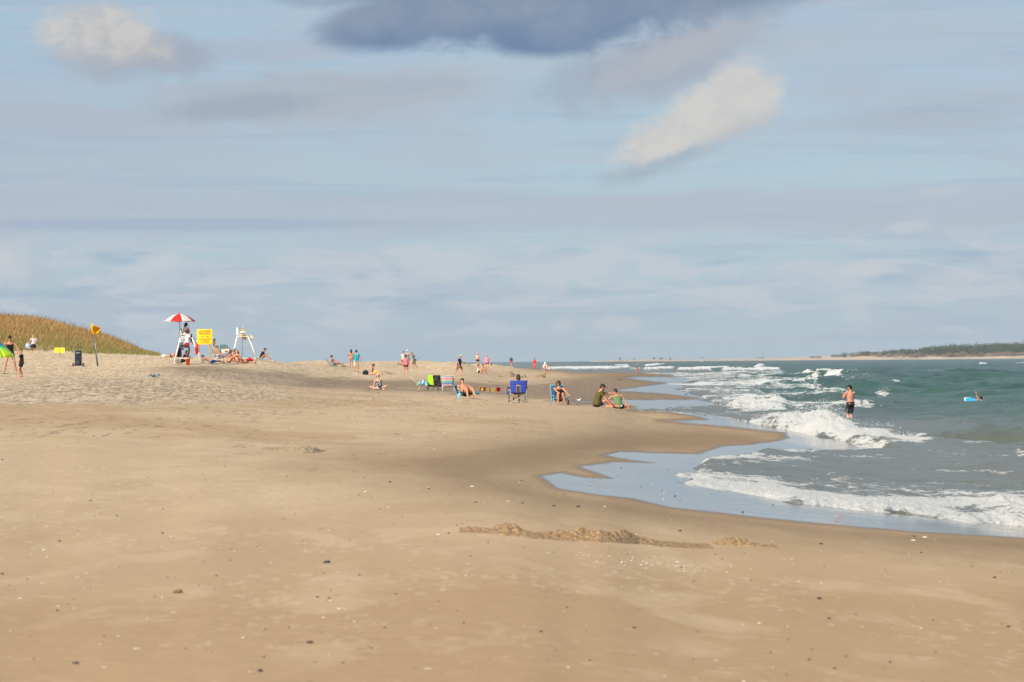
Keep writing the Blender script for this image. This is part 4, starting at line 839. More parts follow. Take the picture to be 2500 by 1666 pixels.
def backpack(name, label, loc, rz, sx, sy, sz, m, trim=None, cat='bag', group=None):
    t = thing(name, label, cat, loc, rz, group); m1 = MB(); m1.ell((0, 0, sz * .5), sx * .5, sy * .5, sz * .52, n=12); m1.box((0, 0, sz * .36), sx * .9, sy * .82, sz * .68); m1.obj('bag_body', m, t, vox=.015, sm=3)
    MB().ell((0, -sy * .48, sz * .33), sx * .34, sy * .16, sz * .22).obj('pocket', trim or m, t); MB().path([(-.05, 0, sz * .98), (-.04, 0, sz * 1.1), (.04, 0, sz * 1.1), (.05, 0, sz * .98)], .01, 6).obj('handle', trim or m, t); return t
backpack('backpack', 'black and red backpack hanging inside the lifeguard stand', on_stand(st1, -.2, .45, .42), 80, .42, .26, .56, BLACKC, mat('red_trim', (.4, .02, .02), .7))
k = thing('dive_fins', 'grey fins hanging on a pole above the backpack in the lifeguard stand', 'fins', on_stand(st1, -.1, .40, .86)); 
for s in (-1, 1): MB().sheet(lambda u, v, s=s: (s * .09 + (.07 + .06 * v) * (u - .5) * 2, .02 * s, .5 - .5 * v), 3, 6, .02).obj('fin_blade', mat('grey_rubber', (.10, .115, .125), .6), k)
m = MB(); m.ell((0, 0, .12), .11, .09, .10); m.ell((.06, 0, .05), .15, .11, .07); t = thing('rolled_bag', 'small dark bag hanging under the lifeguard seat', 'bag', on_stand(st1, -.1, .1, 1.02)); m.obj('bag_body', mat('maroon_bag', (.08, .03, .035), .8), t, vox=.015); MB().path([(0, 0, .2), (0, 0, .58)], .008).obj('strap', BLACKC, t)
# second stand, empty, with a covered seat, a box and a flag
st2, _ = lifeguard_stand('empty white lifeguard stand with a yellow flag', 592, 877, 196, 97, True)
t = thing('rescue_box', 'white box hung on the front of the empty lifeguard stand', 'box', on_stand(st2, .1, -.62, 1.32), 97); MB().box((0, 0, .18), .46, .30, .36).obj('case', mat('cream_box', (.66, .58, .50), .6, .06), t, bevel=.02); MB().bar((-.24, 0, .36), (.24, 0, .36), .32, .03).obj('lid', WHITE, t); MB().bar((-.05, .17, .1), (.05, .17, .1), .05, .04).obj('latch', DARKM, t)
t = thing('folded_cover', 'white cloth peaked over the seat of the empty lifeguard stand', 'cloth', on_stand(st2, 0, .2, 1.78), 97)
m = MB(); m.tube((0, .12, 0), (0, .20, .50), .12, .02, 12, True); m.ell((0, -.2, .1), .26, .36, .10); m.obj('cloth', mat('white_canvas', (.7, .69, .66), .85, .08, 6, .5), t, vox=.02, sm=3)
def flag_on(t, pole_top, fn, mtl): return MB().sheet(fn, 16, 12, .006).obj('flag_cloth', mtl, t)
t = thing('flag', 'yellow flag hanging limp on a thin pole by the empty lifeguard stand', 'flag', G(590.5, 876.5, 194)); MB().tube((0, 0, 0), (.10, 0, 2.24), .024, .018).obj('pole', GALV, t)
flag_on(t, 3.2, lambda u, v: (.12 - .30 * v ** .8 * (1 - u) + .20 * u * v ** .5 + .03 * math.sin(9 * v + 5 * u), .08 * math.sin(6 * u + 2 * v) * v - .03, 2.22 - .62 * v + .03 * u * (1 - v) - .28 * u * v), YFLAG); MB().ell((.10, 0, 2.27), .035, .035, .05).obj('finial', WHITE, t)
# danger sign -------------------------------------------------------
t = thing('danger_sign', 'yellow DANGER sign on two wooden posts between the lifeguard stands', 'sign', G(500, 872, 203)); pxm = 203 / F
W_, Hh, zb = 37.5 * pxm, 37.5 * pxm, 31 * pxm
MB().box((0, 0, zb + Hh / 2), W_, .03, Hh).obj('panel', YEL, t, bevel=.004)
for x in (-.43, .36): MB().box((x, .06, (zb + Hh) / 2 - .3), .12, .09, zb + Hh + .6).obj('post', WOODW, t, bevel=.01)
def text(s, size, x, z, par, m, y=-.021, name='lettering', ex=.004):
    cu = bpy.data.curves.new('tx', 'FONT'); cu.body = s; cu.size = size; cu.align_x = 'CENTER'; cu.extrude = ex; cu.offset = size * .012
    o = bpy.data.objects.new('tx', cu); COL.objects.link(o); bpy.context.view_layer.update()
    me = bpy.data.meshes.new_from_object(o.evaluated_get(bpy.context.evaluated_depsgraph_get())); bpy.data.objects.remove(o); me.materials.clear(); me.materials.append(m); me.name = name
    o = bpy.data.objects.new(name, me); COL.objects.link(o); o.parent = par; o.location = (x, y, z); o.rotation_euler = (math.pi / 2, 0, 0); return o
INK = mat('sign_red_brown', (.30, .07, .02), .6, .1); INK2 = mat('sign_olive', (.16, .15, .03), .6, .1)
text('DANGER', .215, 0, zb + Hh * .80, t, INK); text('PELIGRO', .215, 0, zb + Hh * .635, t, INK)
m = MB(); m.bar((-.24, -.021, zb + Hh * .50), (.24, -.021, zb + Hh * .50), .012, .022)
for s in (-1, 1): m.add([(s * .30, -.016, zb + Hh * .5), (s * .20, -.016, zb + Hh * .5 + .045), (s * .20, -.016, zb + Hh * .5 - .045), (s * .30, -.026, zb + Hh * .5), (s * .20, -.026, zb + Hh * .5 + .045), (s * .20, -.026, zb + Hh * .5 - .045)], [(0, 1, 2), (3, 5, 4), (0, 3, 4, 1), (1, 4, 5, 2), (2, 5, 3, 0)])
m.obj('double_arrow', mat('sign_black', (.03, .025, .02), .6, .1), t, smooth=False)
text('DANGEROUS SURF', .098, 0, zb + Hh * .315, t, INK); text('NO SWIMMING', .095, 0, zb + Hh * .205, t, INK2); text('IN THIS AREA', .095, 0, zb + Hh * .10, t, INK2)
t = thing('wooden_post', 'single wooden post with a dark cap right of the DANGER sign', 'post', G(524, 871.5, 203)); MB().box((0, 0, .62), .17, .15, 1.25).obj('post_body', WOODW, t, bevel=.012); MB().add([(-.10, -.09, 1.245), (.10, -.09, 1.245), (.10, .09, 1.245), (-.10, .09, 1.245), (0, 0, 1.37)], [(0, 3, 2, 1), (0, 1, 4), (1, 2, 4), (2, 3, 4), (3, 0, 4)]).obj('post_cap', DARKM, t, smooth=False)
# left end: umbrella, mother, child, walker, cart, boundary sign, flag post, cloth --------
person('woman in a black swimsuit bending over the green umbrella, hand on hip', 25, 911, 127, 1.72, 8, 'stand', 'tan', 'black', 'bun', [('swimsuit', 'suit', BLK), ('shorts', 'brief_shorts', pmat('black_white_print', (.015, .015, .018), (.6, .6, .62), 9, .56))], vox=.0105, bust=True, f=((.28, .02, .08), (-.26, .08, .08)), h=((.34, .26, .92), (-.24, .32, 1.0)), ep=((1, -.3, 0), (-1, -.2, .2)), lean=14, hp=22)
o = at(3, 868, 124); t = thing('beach_umbrella', 'open beach umbrella shading from lime green to blue at the left edge', 'umbrella', (o[0], o[1], float(height(o[0], o[1])))); Mu = Matrix.Rotation(R(9), 3, 'Y') @ Matrix.Rotation(R(6), 3, 'X')
um = gmat('umbrella_gradient', [(0, (.74, .85, .015)), (.28, (.60, .86, .03)), (.46, (.30, .76, .08)), (.58, (.02, .42, .34)), (.70, (.01, .20, .44)), (1, (.02, .14, .42))], rough=.7)
c0 = Vector((-.52, 0, .92)); rs = MB()
for k in range(8):
    a0, a1 = 2 * math.pi * k / 8, 2 * math.pi * (k + 1) / 8
    rs.sheet(lambda q, v, a0=a0, a1=a1: c0 + Mu @ Vector(((1.14 * v * (1 - .04 * math.sin(math.pi * q))) * math.cos(a0 + (a1 - a0) * q), 1.14 * v * (1 - .04 * math.sin(math.pi * q)) * math.sin(a0 + (a1 - a0) * q), .66 - .66 * v ** 1.5)), 5, 8, .006)
rs.obj('canopy', um, t); MB().tube(c0 + Mu @ Vector((0, 0, .68)), c0 + Mu @ Vector((.0, 0, -.92)), .016).obj('pole', ALU, t)
for k in range(8): a = 2 * math.pi * k / 8; MB().tube(c0 + Mu @ Vector((.05 * math.cos(a), .05 * math.sin(a), .58)), c0 + Mu @ Vector((1.10 * math.cos(a), 1.10 * math.sin(a), -.005)), .005, n=6).obj('rib', WHITE, t)
person('small child in a black shirt and black and white cap walking left on the sand', 53, 921, 121, 1.10, 262, 'stand', 'pink', 'blonde', 'short', [('shirt', 'tshirt', BLK), ('shorts', 'shorts', NAVY), ('cap', 'cap', pmat('cap_patch', (.012, .014, .025), (.6, .6, .62), 7, .56))], vox=.0115, headk=1.32, f=((.08, .10, .08), (-.10, -.02, .08)), h=((.16, .16, .86), (-.20, .02, .76)), lean=2, hp=6)
wl = person('long haired blonde woman in a pink top and black skirt walking by the dune', 82, 867, 236, 1.66, 190, 'walk', 'fair', 'blonde', 'long', [('top', 'tshirt', (.72, .52, .55)), ('skirt', 'skirt', BLK)], f=((.08, .10, .08), (-.10, -.14, .1)), h=((.34, .02, .98), (-.22, .2, .95)))
t = thing('beach_bag', 'pale blue bag carried by the blonde woman near the dune', 'bag', wl.location + Vector((-.42, -.12, .52))); m = MB(); m.ell((0, 0, .2), .20, .11, .20); m.box((0, 0, .18), .30, .14, .34); m.obj('bag_body', pmat('blue_white_cloth', (.25, .38, .66), (.6, .68, .8), 9, .52), t, vox=.018); MB().path([(-.1, 0, .36), (-.02, 0, .52), (.1, 0, .36)], .01, 6).obj('handle', WHITE, t)
t = thing('boundary_sign', 'two small yellow panels on a short stake by the foot of the dune', 'sign', G(146, 872, 232)); MB().tube((0, 0, -.1), (0, 0, .78), .035, n=8).obj('stake', WOODW, t)
for s in (-1, 1): MB().box((s * .21, -.045, .52), .34, .02, .38, Matrix.Rotation(R(-8 * s), 3, 'Z')).obj('panel', mat('bright_yellow', (.95, .80, .03), .6, .03, bump=.02), t, bevel=.004)
# beach cart
t = thing('beach_cart', 'black fabric beach cart standing upright on two wheels near the dune', 'cart', G(191, 895.5, 174), 0); w = .36
MB().rings([[(x * w, y, z) for x, y in ((-.5, -.1), (.5, -.1), (.5, .12), (-.5, .12))] for z in (.06, .5, .95)]).rings([[(x * w, y, .95 + z) for x, y in ((-.5, -.08), (.5, -.08), (.5, .04), (-.5, .04))] for z in (.001, .04)]).obj('fabric_bag', mat('navy_canvas', (.02, .026, .05), .85, .35, 6, .6), t, bevel=.02)
for s in (-1, 1):
    MB().path([(s * .21, .10, .06), (s * .215, .04, .6), (s * .20, .0, 1.06)], .016).obj('frame_tube', mat('grey_tube', (.30, .28, .27), .5, .3, bump=.03), t)
    wo = MB().tube((s * .26, .05, .12), (s * .36, .05, .12), .12, .12, 20).obj('wheel', mat('grey_tyre', (.10, .085, .085), .8, .2, bump=.2), t, bevel=.015); MB().tube((s * .25, .05, .12), (s * .37, .05, .12), .05, .05, 14).obj('hub', ALU, wo)
MB().path([(-.20, 0, 1.04), (-.19, -.01, 1.20), (.19, -.01, 1.20), (.20, 0, 1.04)], .016).obj('handle', DARKM, t); MB().bar((-.1, -.125, .84), (.15, -.125, .84), .02, .035).obj('label_strip', mat('pale_print', (.5, .5, .52), .7), t); MB().ell((0, -.12, .24), .15, .05, .14).obj('mesh_pocket', mat('mesh_pocket', (.05, .05, .06), .9, .5, 30, .6), t); MB().bar((-.3, .05, .12), (.3, .05, .12), .03, .03).obj('axle', DARKM, t)
# flag post
t = thing('flag_post', 'leaning metal sign post with a wind blown yellow flag on top', 'flag', G(239.5, 895, 174)); pm = 174 / F
P0, P1 = Vector((0, 0, 0)), Vector((-9 * pm, 0, 71 * pm)); MB().bar(P0, P1, .06, .05, (0, 1, 0)).obj('post', GALV, t); MB().bar(P0 + Vector((-.045, -.02, 0)), P1 + Vector((-.035, -.02, 0)), .03, .03, (0, 1, 0)).obj('post_flange', DARKM, t)
[MB().ell(P0 + (P1 - P0) * (k / 7) + Vector((.012, -.04, 0)), .010, .006, .018, n=6, m=4).obj('bolt', DARKM, t) for k in range(1, 7)]
T0 = Vector((-9 * pm, 0, 70 * pm)); T1 = Vector((-15 * pm, 0, 107 * pm)); MB().tube(T0, T1, .012, .01).obj('staff', GALV, t)
def fl(u, v):
    top = Vector((-15.5 + 22.0 * u, 0, 106 - 9.5 * u - 3 * math.sin(math.pi * u))); bot = Vector((-11 + 18 * u, 0, 78 + 4 * u)); mid = Vector((-18 + 25 * u * (1 - .25 * math.sin(math.pi * v)), 0, 92))
    a = top * (1 - v) + bot * v; a = a + (mid - (top + bot) / 2) * 4 * v * (1 - v) * (.75 if u < .5 else .3)
    return (a.x * pm, (-.16 * math.sin(5.2 * u + 2.5 * v) * (1.2 - v) - .10 * math.sin(11 * u * v + 1)) * min(1, u * 3), a.z * pm)
MB().sheet(fl, 22, 16, .006).obj('flag_cloth', YFLAG, t)
t = thing('towel', 'crumpled blue and white towel lying alone on the sand', 'towel', G(374, 921, 128)); rr = random.Random(3); ph = [rr.random() * 6 for _ in range(6)]
MB().sheet(lambda u, v: (-.27 + .54 * u + .03 * math.sin(7 * v + ph[0]), -.2 + .4 * v, .03 + .045 * (1 + math.sin(9 * u + ph[1] + 3 * v)) * (.4 + .6 * math.sin(5 * v + ph[2]) ** 2) + .03 * math.sin(17 * u + ph[3])), 24, 14, .012).obj('cloth', pmat('teal_print', (.008, .11, .18), (.45, .55, .6), 9, .6, (.02, .2, .3)), t)
# ------------------------------------------------------------------ group near the stands
t = thing('ball', 'white ball on the sand left of the lifeguard stand', 'ball', G(401, 873.5, 199)); MB().ell((0, 0, .10), .20, .18, .12).obj('shell', mat('cream_ball', (.72, .68, .55), .6, .04), t)
person('sunbather lying on the sand behind the white ball', 418, 873, 199, 1.65, 80, 'prone', 'pink', 'blonde', 'short', [('swimsuit', 'bbot', (.05, .02, .03)), ('top', 'btop', (.05, .02, .03))], lean=70, vox=.015, h=((.16, .62, .06), (-.16, .62, .06)))
person('boy with dark hair and blue shorts lying face down by the DANGER sign', 517, 887, 182, 1.62, 270, 'prone', 'tan', 'brown', 'short', [('shorts', 'shorts', (.07, .18, .45))], lean=68, h=((.2, .78, .05), (-.2, .78, .05)), level=.2, hp=-30)
ch = low_chair('beach_chair', 'white framed low chair seen from the side beside the wooden post', 535, 881, 186, 90, mat('navy_fabric', (.02, .03, .07), .85), WHITE, rec=26)
person('sunburnt man reclining in the white framed low chair beside the wooden post', 0, 0, 0, 1.72, 90, 'chair', 'pink', 'lbrown', 'short', [('shorts', 'shorts', (.04, .07, .16))], loc=ch.location, lean=-26, hp=24, pel=(0, .05, .28), f=((.15, .85, .07), (-.15, .85, .07)), kp=(0, .2, 1))
c2 = low_chair('beach_chair', 'light blue chair back standing behind the sunburnt man', 544, 874, 198, 200, mat('pale_blue_plastic', (.35, .68, .80), .6, .05), mat('pale_blue_plastic', (.35, .68, .80), .6, .05), sh=.36, bl=.62, rec=18, arm=.55)
t = thing('cooler_cart', 'beige cooler bag with red trim on a wheeled stand behind the sunbathers', 'cooler', G(551, 876, 196)); MB().box((0, 0, .55), .56, .34, .30, Matrix.Rotation(R(-8), 3, 'Y')).obj('cooler_bag', mat('cream_fabric', (.66, .56, .46), .8, .06), t, bevel=.03); MB().bar((-.24, -.02, .70), (.3, -.02, .76), .34, .03, (0, 0, 1)).obj('lid_trim', mat('red_trim', (.4, .02, .02), .7), t)
for s in (-1, 1): MB().path([(s * .2, .1, .42), (s * .24, .1, .03)], .012).obj('leg', DARKM, t); MB().path([(s * .2, -.12, .42), (s * .24, -.14, .03)], .012).obj('leg', DARKM, t)
MB().path([(-.22, 0, .25), (.22, 0, .25)], .012).path([(-.22, 0, .4), (.22, 0, .12)], .01).obj('brace', DARKM, t); MB().bar((-.04, -.18, .54), (.16, -.18, .50), .012, .08).obj('print_patch', mat('brown_print', (.15, .09, .07), .8), t)
person('dark haired sunbather sitting with raised knees left of the bikini group', 559, 887, 183, 1.66, 78, 'knees', 'tan', 'brown', 'wave', [('swimsuit', 'bbot', (.25, .05, .08)), ('top', 'btop', (.25, .05, .08))], lean=12, h=((.1, .5, .5), (-.12, .46, .46)), bust=True)
person('brown haired sunbather half hidden behind the one with raised knees', 568, 882, 190, 1.66, 60, 'knees', 'pink', 'lbrown', 'wave', [('top', 'tank', (.5, .42, .42)), ('swimsuit', 'bbot', (.3, .3, .4))], lean=18)
person('blonde woman in a printed bikini sitting on the sand with her back turned', 578, 887, 182, 1.68, 165, 'sit', 'tan', 'blonde', 'short', [('top', 'btop', (.06, .03, .04)), ('swimsuit', 'bbot', pmat('dark_print', (.05, .04, .06), (.35, .2, .2), 18, .5))], lean=6, hy=-30, f=((.25, .6, .07), (-.3, .62, .07)), h=((.3, .1, .1), (-.32, .12, .1)), bust=True)
person('dark haired person lying stretched out beside the blonde woman in the bikini', 592, 887.5, 181, 1.74, 86, 'sit', 'tan', 'brown', 'short', [('shorts', 'brief_shorts', (.3, .12, .08))], lean=-42, f=((.12, .88, .06), (-.14, .86, .06)), h=((.3, -.25, .07), (-.3, -.25, .07)), hp=30, ep=((.5, -1, 0), (-.5, -1, 0)))
backpack('beach_bag', 'bright red bag slumped at the feet of the sunbathers', G(609, 884, 187) + Vector((0, 0, -.02)), 20, .50, .30, .30, mat('red_fabric', (.50, .018, .02), .8, .2, 8, .5), BLACKC)
person('person in a black shirt sitting with knees up right of the empty stand', 637, 878, 203, 1.74, 84, 'knees', 'tan', 'brown', 'short', [('shirt', 'tshirt', BLK), ('shorts', 'brief_shorts', (.5, .5, .55))], lean=22, f=((.10, .72, .07), (-.10, .66, .07)), h=((.06, .40, .42), (-.08, .44, .38)), hp=22)
backpack('beach_bag', 'white bag on the sand behind the person in the black shirt', G(628, 877, 206), 60, .46, .26, .22, mat('white_canvas', (.7, .69, .66), .85, .08, 6, .5), WHITE)
t = thing('sandals', 'pale sandals on the sand in front of the person in the black shirt', 'sandals', G(663, 883, 192), 30)
for s in (-1, 1): MB().ell((s * .10, 0, .03), .055, .14, .03).obj('sole', mat('pale_rubber', (.6, .58, .55), .7), t); MB().path([(s * .10 - .05, 0, .03), (s * .10, -.04, .10), (s * .10 + .05, 0, .03)], .012).obj('strap', mat('pale_rubber', (.6, .58, .55), .7), t)
# ------------------------------------------------------------------ middle left
TEAL = (.02, .20, .24)
ch = low_chair('beach_chair', 'low teal sling chair on the sand slope left of the standing couple', 815, 895, 230, 92, mat('teal_sling', TEAL, .8, .1), mat('teal_frame', (.05, .25, .30), .6), sh=.12, bl=.75, rec=40, arm=.3)
person('bare chested man with dark hair reclining in the low teal chair', 0, 0, 0, 1.76, 92, 'chair', 'tan', 'black', 'short', [('shorts', 'brief_shorts', (.05, .12, .14)), ('shoes', 'sandals', (.05, .06, .1))], loc=ch.location, pel=(0, .06, .2), lean=-30, hp=20, f=((.12, .86, .08), (-.12, .72, .08)), h=((.12, .42, .42), (-.45, -.35, .15)), kp=(0, .1, 1), ep=((.35, -.7, -.6), (-1, -.5, 0)))
t = thing('beach_towel', 'white towel spread in front of the low teal chair', 'towel', G(844, 895, 228), 6); MB().sheet(lambda u, v: (-.5 + 1.05 * u, -.4 + .8 * v, .04 + .035 * math.sin(11 * u + 3 * v) * math.sin(4 * v + 1)), 18, 8, .015).obj('cloth', mat('white_towel', (.62, .56, .55), .95, .06, 20, .4), t)
person('long haired woman in a bikini standing beside the man in the turquoise shirt', 857, 898, 286, 1.66, 165, 'stand', 'tan', 'brown', 'long', [('top', 'btop', (.6, .25, .2)), ('swimsuit', 'bbot', (.55, .25, .16))], hy=-30, f=((.11, .03, .08), (-.12, -.02, .08)), h=((.20, .1, 1.12), (-.14, .20, 1.18)), bust=True)
bp = person('man in a turquoise shirt with a white curve and cream shorts walking away', 870, 909, 245, 1.84, 178, 'walk', 'tan', 'black', 'short', [('shirt', 'tshirt', (.01, .30, .36)), ('shorts', 'long_shorts', (.72, .62, .50)), ('sandals', 'sandals', (.05, .03, .03))], build=1.1, f=((.10, -.12, .12), (-.12, .16, .08)), h=((.20, .05, 1.0), (-.33, .05, .82)))
MB().path([(.10 * math.cos(a) * 1.0 - .02, .162 + .0 * a, 1.23 + .14 * math.sin(a)) for a in np.linspace(.6, 3.9, 10)], .014, 6).obj('shirt_emblem', mat('white_print', (.6, .72, .74), .8), bp)
rw = person('red haired woman in a patterned swimsuit sitting upright on the wet edge of the slope', 907, 916, 210, 1.66, 78, 'sit', 'pink', 'red', 'wave', [('swimsuit', 'suit', pmat('red_white_print', (.42, .05, .07), (.55, .6, .62), 14, .5))], lean=8, hp=25, f=((.12, .86, .06), (-.12, .88, .06)), h=((.22, .12, .15), (-.24, .22, .12)), bust=True)
backpack('beach_bag', 'black bag beside the red haired woman', G(892.5, 915, 211), 10, .46, .28, .34, BLACKC)
t = thing('inflatable_ring', 'yellow inflatable toy behind the legs of the red haired woman', 'beach toy', G(919.5, 913.5, 213)); MB().path([(.17 * math.cos(a), .03 * math.sin(3 * a), .10 + .14 * math.sin(a)) for a in np.linspace(0, 2 * math.pi, 15)], .05, 10).obj('ring', mat('yellow_vinyl', (.85, .60, .07), .45, .05), t)
def mound(name, label, px, py, Y, w, d, h, seed, m=None, cat='sand pile', group='piles of dug sand', rz=0, pts=60, rough=.3, asym=0, loc=None, n2=None):
    t = thing(name, label, cat, (loc or G(px, py, Y)) - Vector((0, 0, .02)), rz, group); rs = np.random.RandomState(seed); n2 = n2 or pts
    a = np.linspace(-1, 1, pts); b = np.linspace(-1, 1, n2); A, Bb = np.meshgrid(a, b, indexing='ij')
    r = np.sqrt((A - asym * (1 - abs(A))) ** 2 + Bb ** 2); q = np.clip(1 - r ** 1.6, 0, 1) ** .8; q = q * (1 - .5 * rough + rough * 1.6 * (fbm(A * 3.5 + seed, Bb * 3.5, 4, seed, .6) - .35)) + (fbm(A * 13, Bb * 13 + seed, 3, seed + 2, .6) - .5) * rough * .35 * (q > 0) - .10 * (q <= 0)
    me = grid_mesh('heap', A * w / 2, Bb * d / 2, q * h, {}, m or SANDP); me.parent = t; return t
mound('sand_pile', 'grey sand heap right of the yellow toy', 938, 914, 214, 1.2, .8, .30, 5, rough=.3, m=mat('grey_sand', (.30, .23, .155), .95, .3, 8, .8))
mound('sand_pile', 'smallest grey sand heap, right of the heap beside the yellow toy', 953, 914.5, 213, .7, .6, .14, 6, rough=.4, m=mat('grey_sand', (.30, .23, .155), .95, .3, 8, .8))
mound('sand_pile', 'dark sand hollow edge just below the man in the turquoise shirt', 881, 911, 226, 1.1, .8, .12, 9, rough=.3, m=mat('grey_sand', (.30, .23, .155), .95, .3, 8, .8))
person('woman in a black and white swimsuit and white visor sitting on the sand', 925, 953, 155, 1.64, 14, 'sit', 'fair', 'lbrown', 'bob', [('swimsuit', 'suit', pmat('black_white_floral', (.012, .012, .016), (.62, .62, .68), 15, .53)), ('visor', 'visor', (.78, .76, .74))], vox=.0115, lean=-2, side=-4, hp=-8, f=((.20, .16, .07), (-.20, .16, .07)), kps=((1, .5, .0), (-1, .5, .0)), h=((.20, -.22, .08), (-.34, .04, .07)), ep=((.8, -.6, 0), (-1, -.3, 0)), bust=True, pel=(0, 0, .13))
# men on the far slope
person('man in a white shirt with dark hair standing behind the woman in the pink top', 984.5, 899, 322, 1.76, 30, 'stand', 'fair', 'brown', 'short', [('shirt', 'tshirt', (.66, .60, .66)), ('shorts', 'shorts', BLK)], hp=15, vox=.015)
person('tall man in a white cap standing behind the pink topped woman', 996, 899, 330, 1.92, 330, 'stand', 'fair', 'grey', 'none', [('shirt', 'tank', (.20, .21, .19)), ('shorts', 'long_shorts', (.14, .14, .12)), ('cap', 'cap', (.78, .76, .74))], vox=.015, h=((.25, .2, 1.05), (-.25, .05, .78)), hp=10)
fm = person('stooping man in a grey shirt and cap walking with a fishing rod', 1012, 901, 315, 1.80, 285, 'walk', 'tan', 'grey', 'short', [('shirt', 'tshirt', (.085, .085, .10)), ('shorts', 'long_shorts', (.15, .115, .075)), ('cap', 'cap', (.16, .17, .19))], vox=.015, lean=14, hp=25, f=((.06, -.30, .14), (-.06, .06, .08)), h=((.2, .15, .9), (-.22, .05, .95)))
t = thing('fishing_rod', 'long thin fishing rod slanting up behind the stooping man', 'fishing rod', fm.location + Vector((.15, 0, .9))); MB().tube((0, 0, -.1), (1.25, .1, .95), .012, .005, 6).obj('rod', mat('rod_grey', (.12, .13, .15), .5), t); MB().ell((.10, .02, .0), .05, .03, .05).obj('reel', DARKM, t)
person('woman in a pink top and black shorts standing with her back to the camera', 991, 917, 239, 1.66, 182, 'stand', 'tan', 'black', 'pony', [('top', 'tank', (.86, .17, .27)), ('shorts', 'brief_shorts', BLK)], build=1.12, f=((.13, -.03, .08), (-.15, .03, .08)), h=((.24, .22, .95), (-.24, .22, .95)))
t = thing('skim_board', 'brown board tilted on the sand left of the woman in the pink top', 'board', G(979, 895.5, 318), 10); MB().sheet(lambda u, v: (-.45 + 1.0 * u, .2 * (v - .5) * math.sin(math.pi * (.08 + .84 * u)), .26 - .18 * u + .1 * v), 12, 4, .025).obj('deck', mat('board_brown', (.22, .13, .07), .6), t); MB().tube((.1, 0, -.1), (.1, 0, .2), .015).obj('prop_stick', WOODW, t)
hm = person('heavy man in a straw hat, navy shirt and brown shorts striding right', 1121, 917.5, 238, 1.80, 78, 'walk', 'pink', 'grey', 'short', [('shirt', 'tshirt', (.014, .02, .055)), ('shorts', 'long_shorts', (.26, .125, .045)), ('hat', 'hat', (.62, .50, .34))], build=1.22, f=((.08, .16, .1), (-.10, -.42, .1)), h=((.16, .36, 1.12), (-.27, .06, .86)), hp=16)
t = thing('camera_case', 'small black object held at the belt of the man in the straw hat', 'camera', hm.location + Vector((.40, -.04, 1.06))); MB().box((0, 0, 0), .12, .09, .09).obj('case', DARKM, t, bevel=.01); MB().tube((.05, 0, 0), (.13, 0, 0), .035).obj('lens', DARKM, t)
# ------------------------------------------------------------------ row of chairs by the channel
t = thing('lounge_chair', 'open lounge chair with long tan rails and towels, left end of the chair row', 'beach chair', G(1025, 953, 164), 0, 'folding beach chairs'); pm = 164 / F
Q = lambda x, z, y=0: Vector(((x - 1025) * pm, y, (953 - z) * pm))
for s in (-1, 1):
    MB().path([Q(1001, 920.5, s * .26), Q(1020, 936, s * .26), Q(1042, 938, s * .26)], .017).obj('side_rail', mat('tan_tube', (.66, .56, .44), .5, .05, bump=.02), t)
    MB().path([Q(1031, 939, s * .27), Q(1021, 952.5, s * .27)], .015).obj('leg', mat('tan_tube', (.66, .56, .44), .5), t); MB().path([Q(1041, 938, s * .27), Q(1043.5, 952.5, s * .27)], .012).obj('leg', mat('rust_tube', (.16, .09, .07), .7), t)
MB().sheet(lambda u, v: Q(1004 + 18 * v, 923 + 14.5 * v, -.25 + .5 * u), 3, 6, .012).obj('backrest', mat('tan_mesh', (.5, .42, .32), .9), t); MB().sheet(lambda u, v: Q(1021 + 21 * v, 937.5 + 1 * v + 1.2 * math.sin(math.pi * v), -.25 + .5 * u), 3, 6, .012).obj('seat', mat('dark_teal', (.03, .1, .14), .8), t)
for (nm, x0, x1, zt, mt, lb, dz) in (('towel', 1018, 1030, 931.5, mat('mint_towel', (.20, .46, .36), .95, .2, 25, .5), 'mint green towel bunched on the lounge chair', 0), ('towel', 1026, 1046, 929.5, smat('blue_stripe_towel', [(0, (.06, .22, .33)), (.25, (.45, .62, .7)), (.4, (.08, .3, .42)), (.6, (.5, .66, .72)), (.8, (.05, .2, .34))], 'X'), 'blue and white striped towel hanging off the lounge chair', .08)):
    tt = thing(nm, lb, 'towel', t.location); sd_ = x0
    MB().sheet(lambda u, v: Q(x0 + (x1 - x0) * u, zt + (2.2 * math.sin(7 * u + sd_) + 6 * abs(u - .45)) + (9 if x0 > 1020 else 6) * (2 * abs(v - .5)) ** 1.5, (-.34 + .68 * v) * (1 + .1 * math.sin(9 * u))), 14, 12, .02).obj('cloth', mt, tt)
c = low_chair('beach_chair', 'dark folding chair with a lime green towel over its back', 1058, 953, 165, 8, mat('dark_green_cloth', (.05, .07, .03), .9), DARKM, rec=16, sh=.22, bl=.60, w=.50)
t = thing('towel', 'lime green and yellow towel hung over the back of the dark chair', 'towel', c.location, 8)
lime = gmat('lime_towel', [(0, (.28, .66, .02)), (.35, (.38, .72, .02)), (.6, (.72, .75, .02)), (.8, (.35, .70, .03)), (1, (.12, .62, .06))], 'X', .95)
MB().sheet(lambda u, v: (-.27 + .55 * u - .03 * (1 - v) * (1 - u), .22 + (.06 + .57 * v) * .287 - .045 + .012 * math.sin(13 * u), .28 + .57 * (v if v < 1 else 1) + .012 * math.sin(6 * u)), 12, 10, .016).obj('cloth', lime, t)
c = low_chair('beach_chair', 'black patterned folding chair between the lime towel and the striped chair', 1073.5, 953.5, 167, 30, pmat('black_floral', (.012, .014, .012), (.06, .10, .05), 9, .52, (.14, .03, .07)), DARKM, rec=14, sh=.22, bl=.64, w=.44)
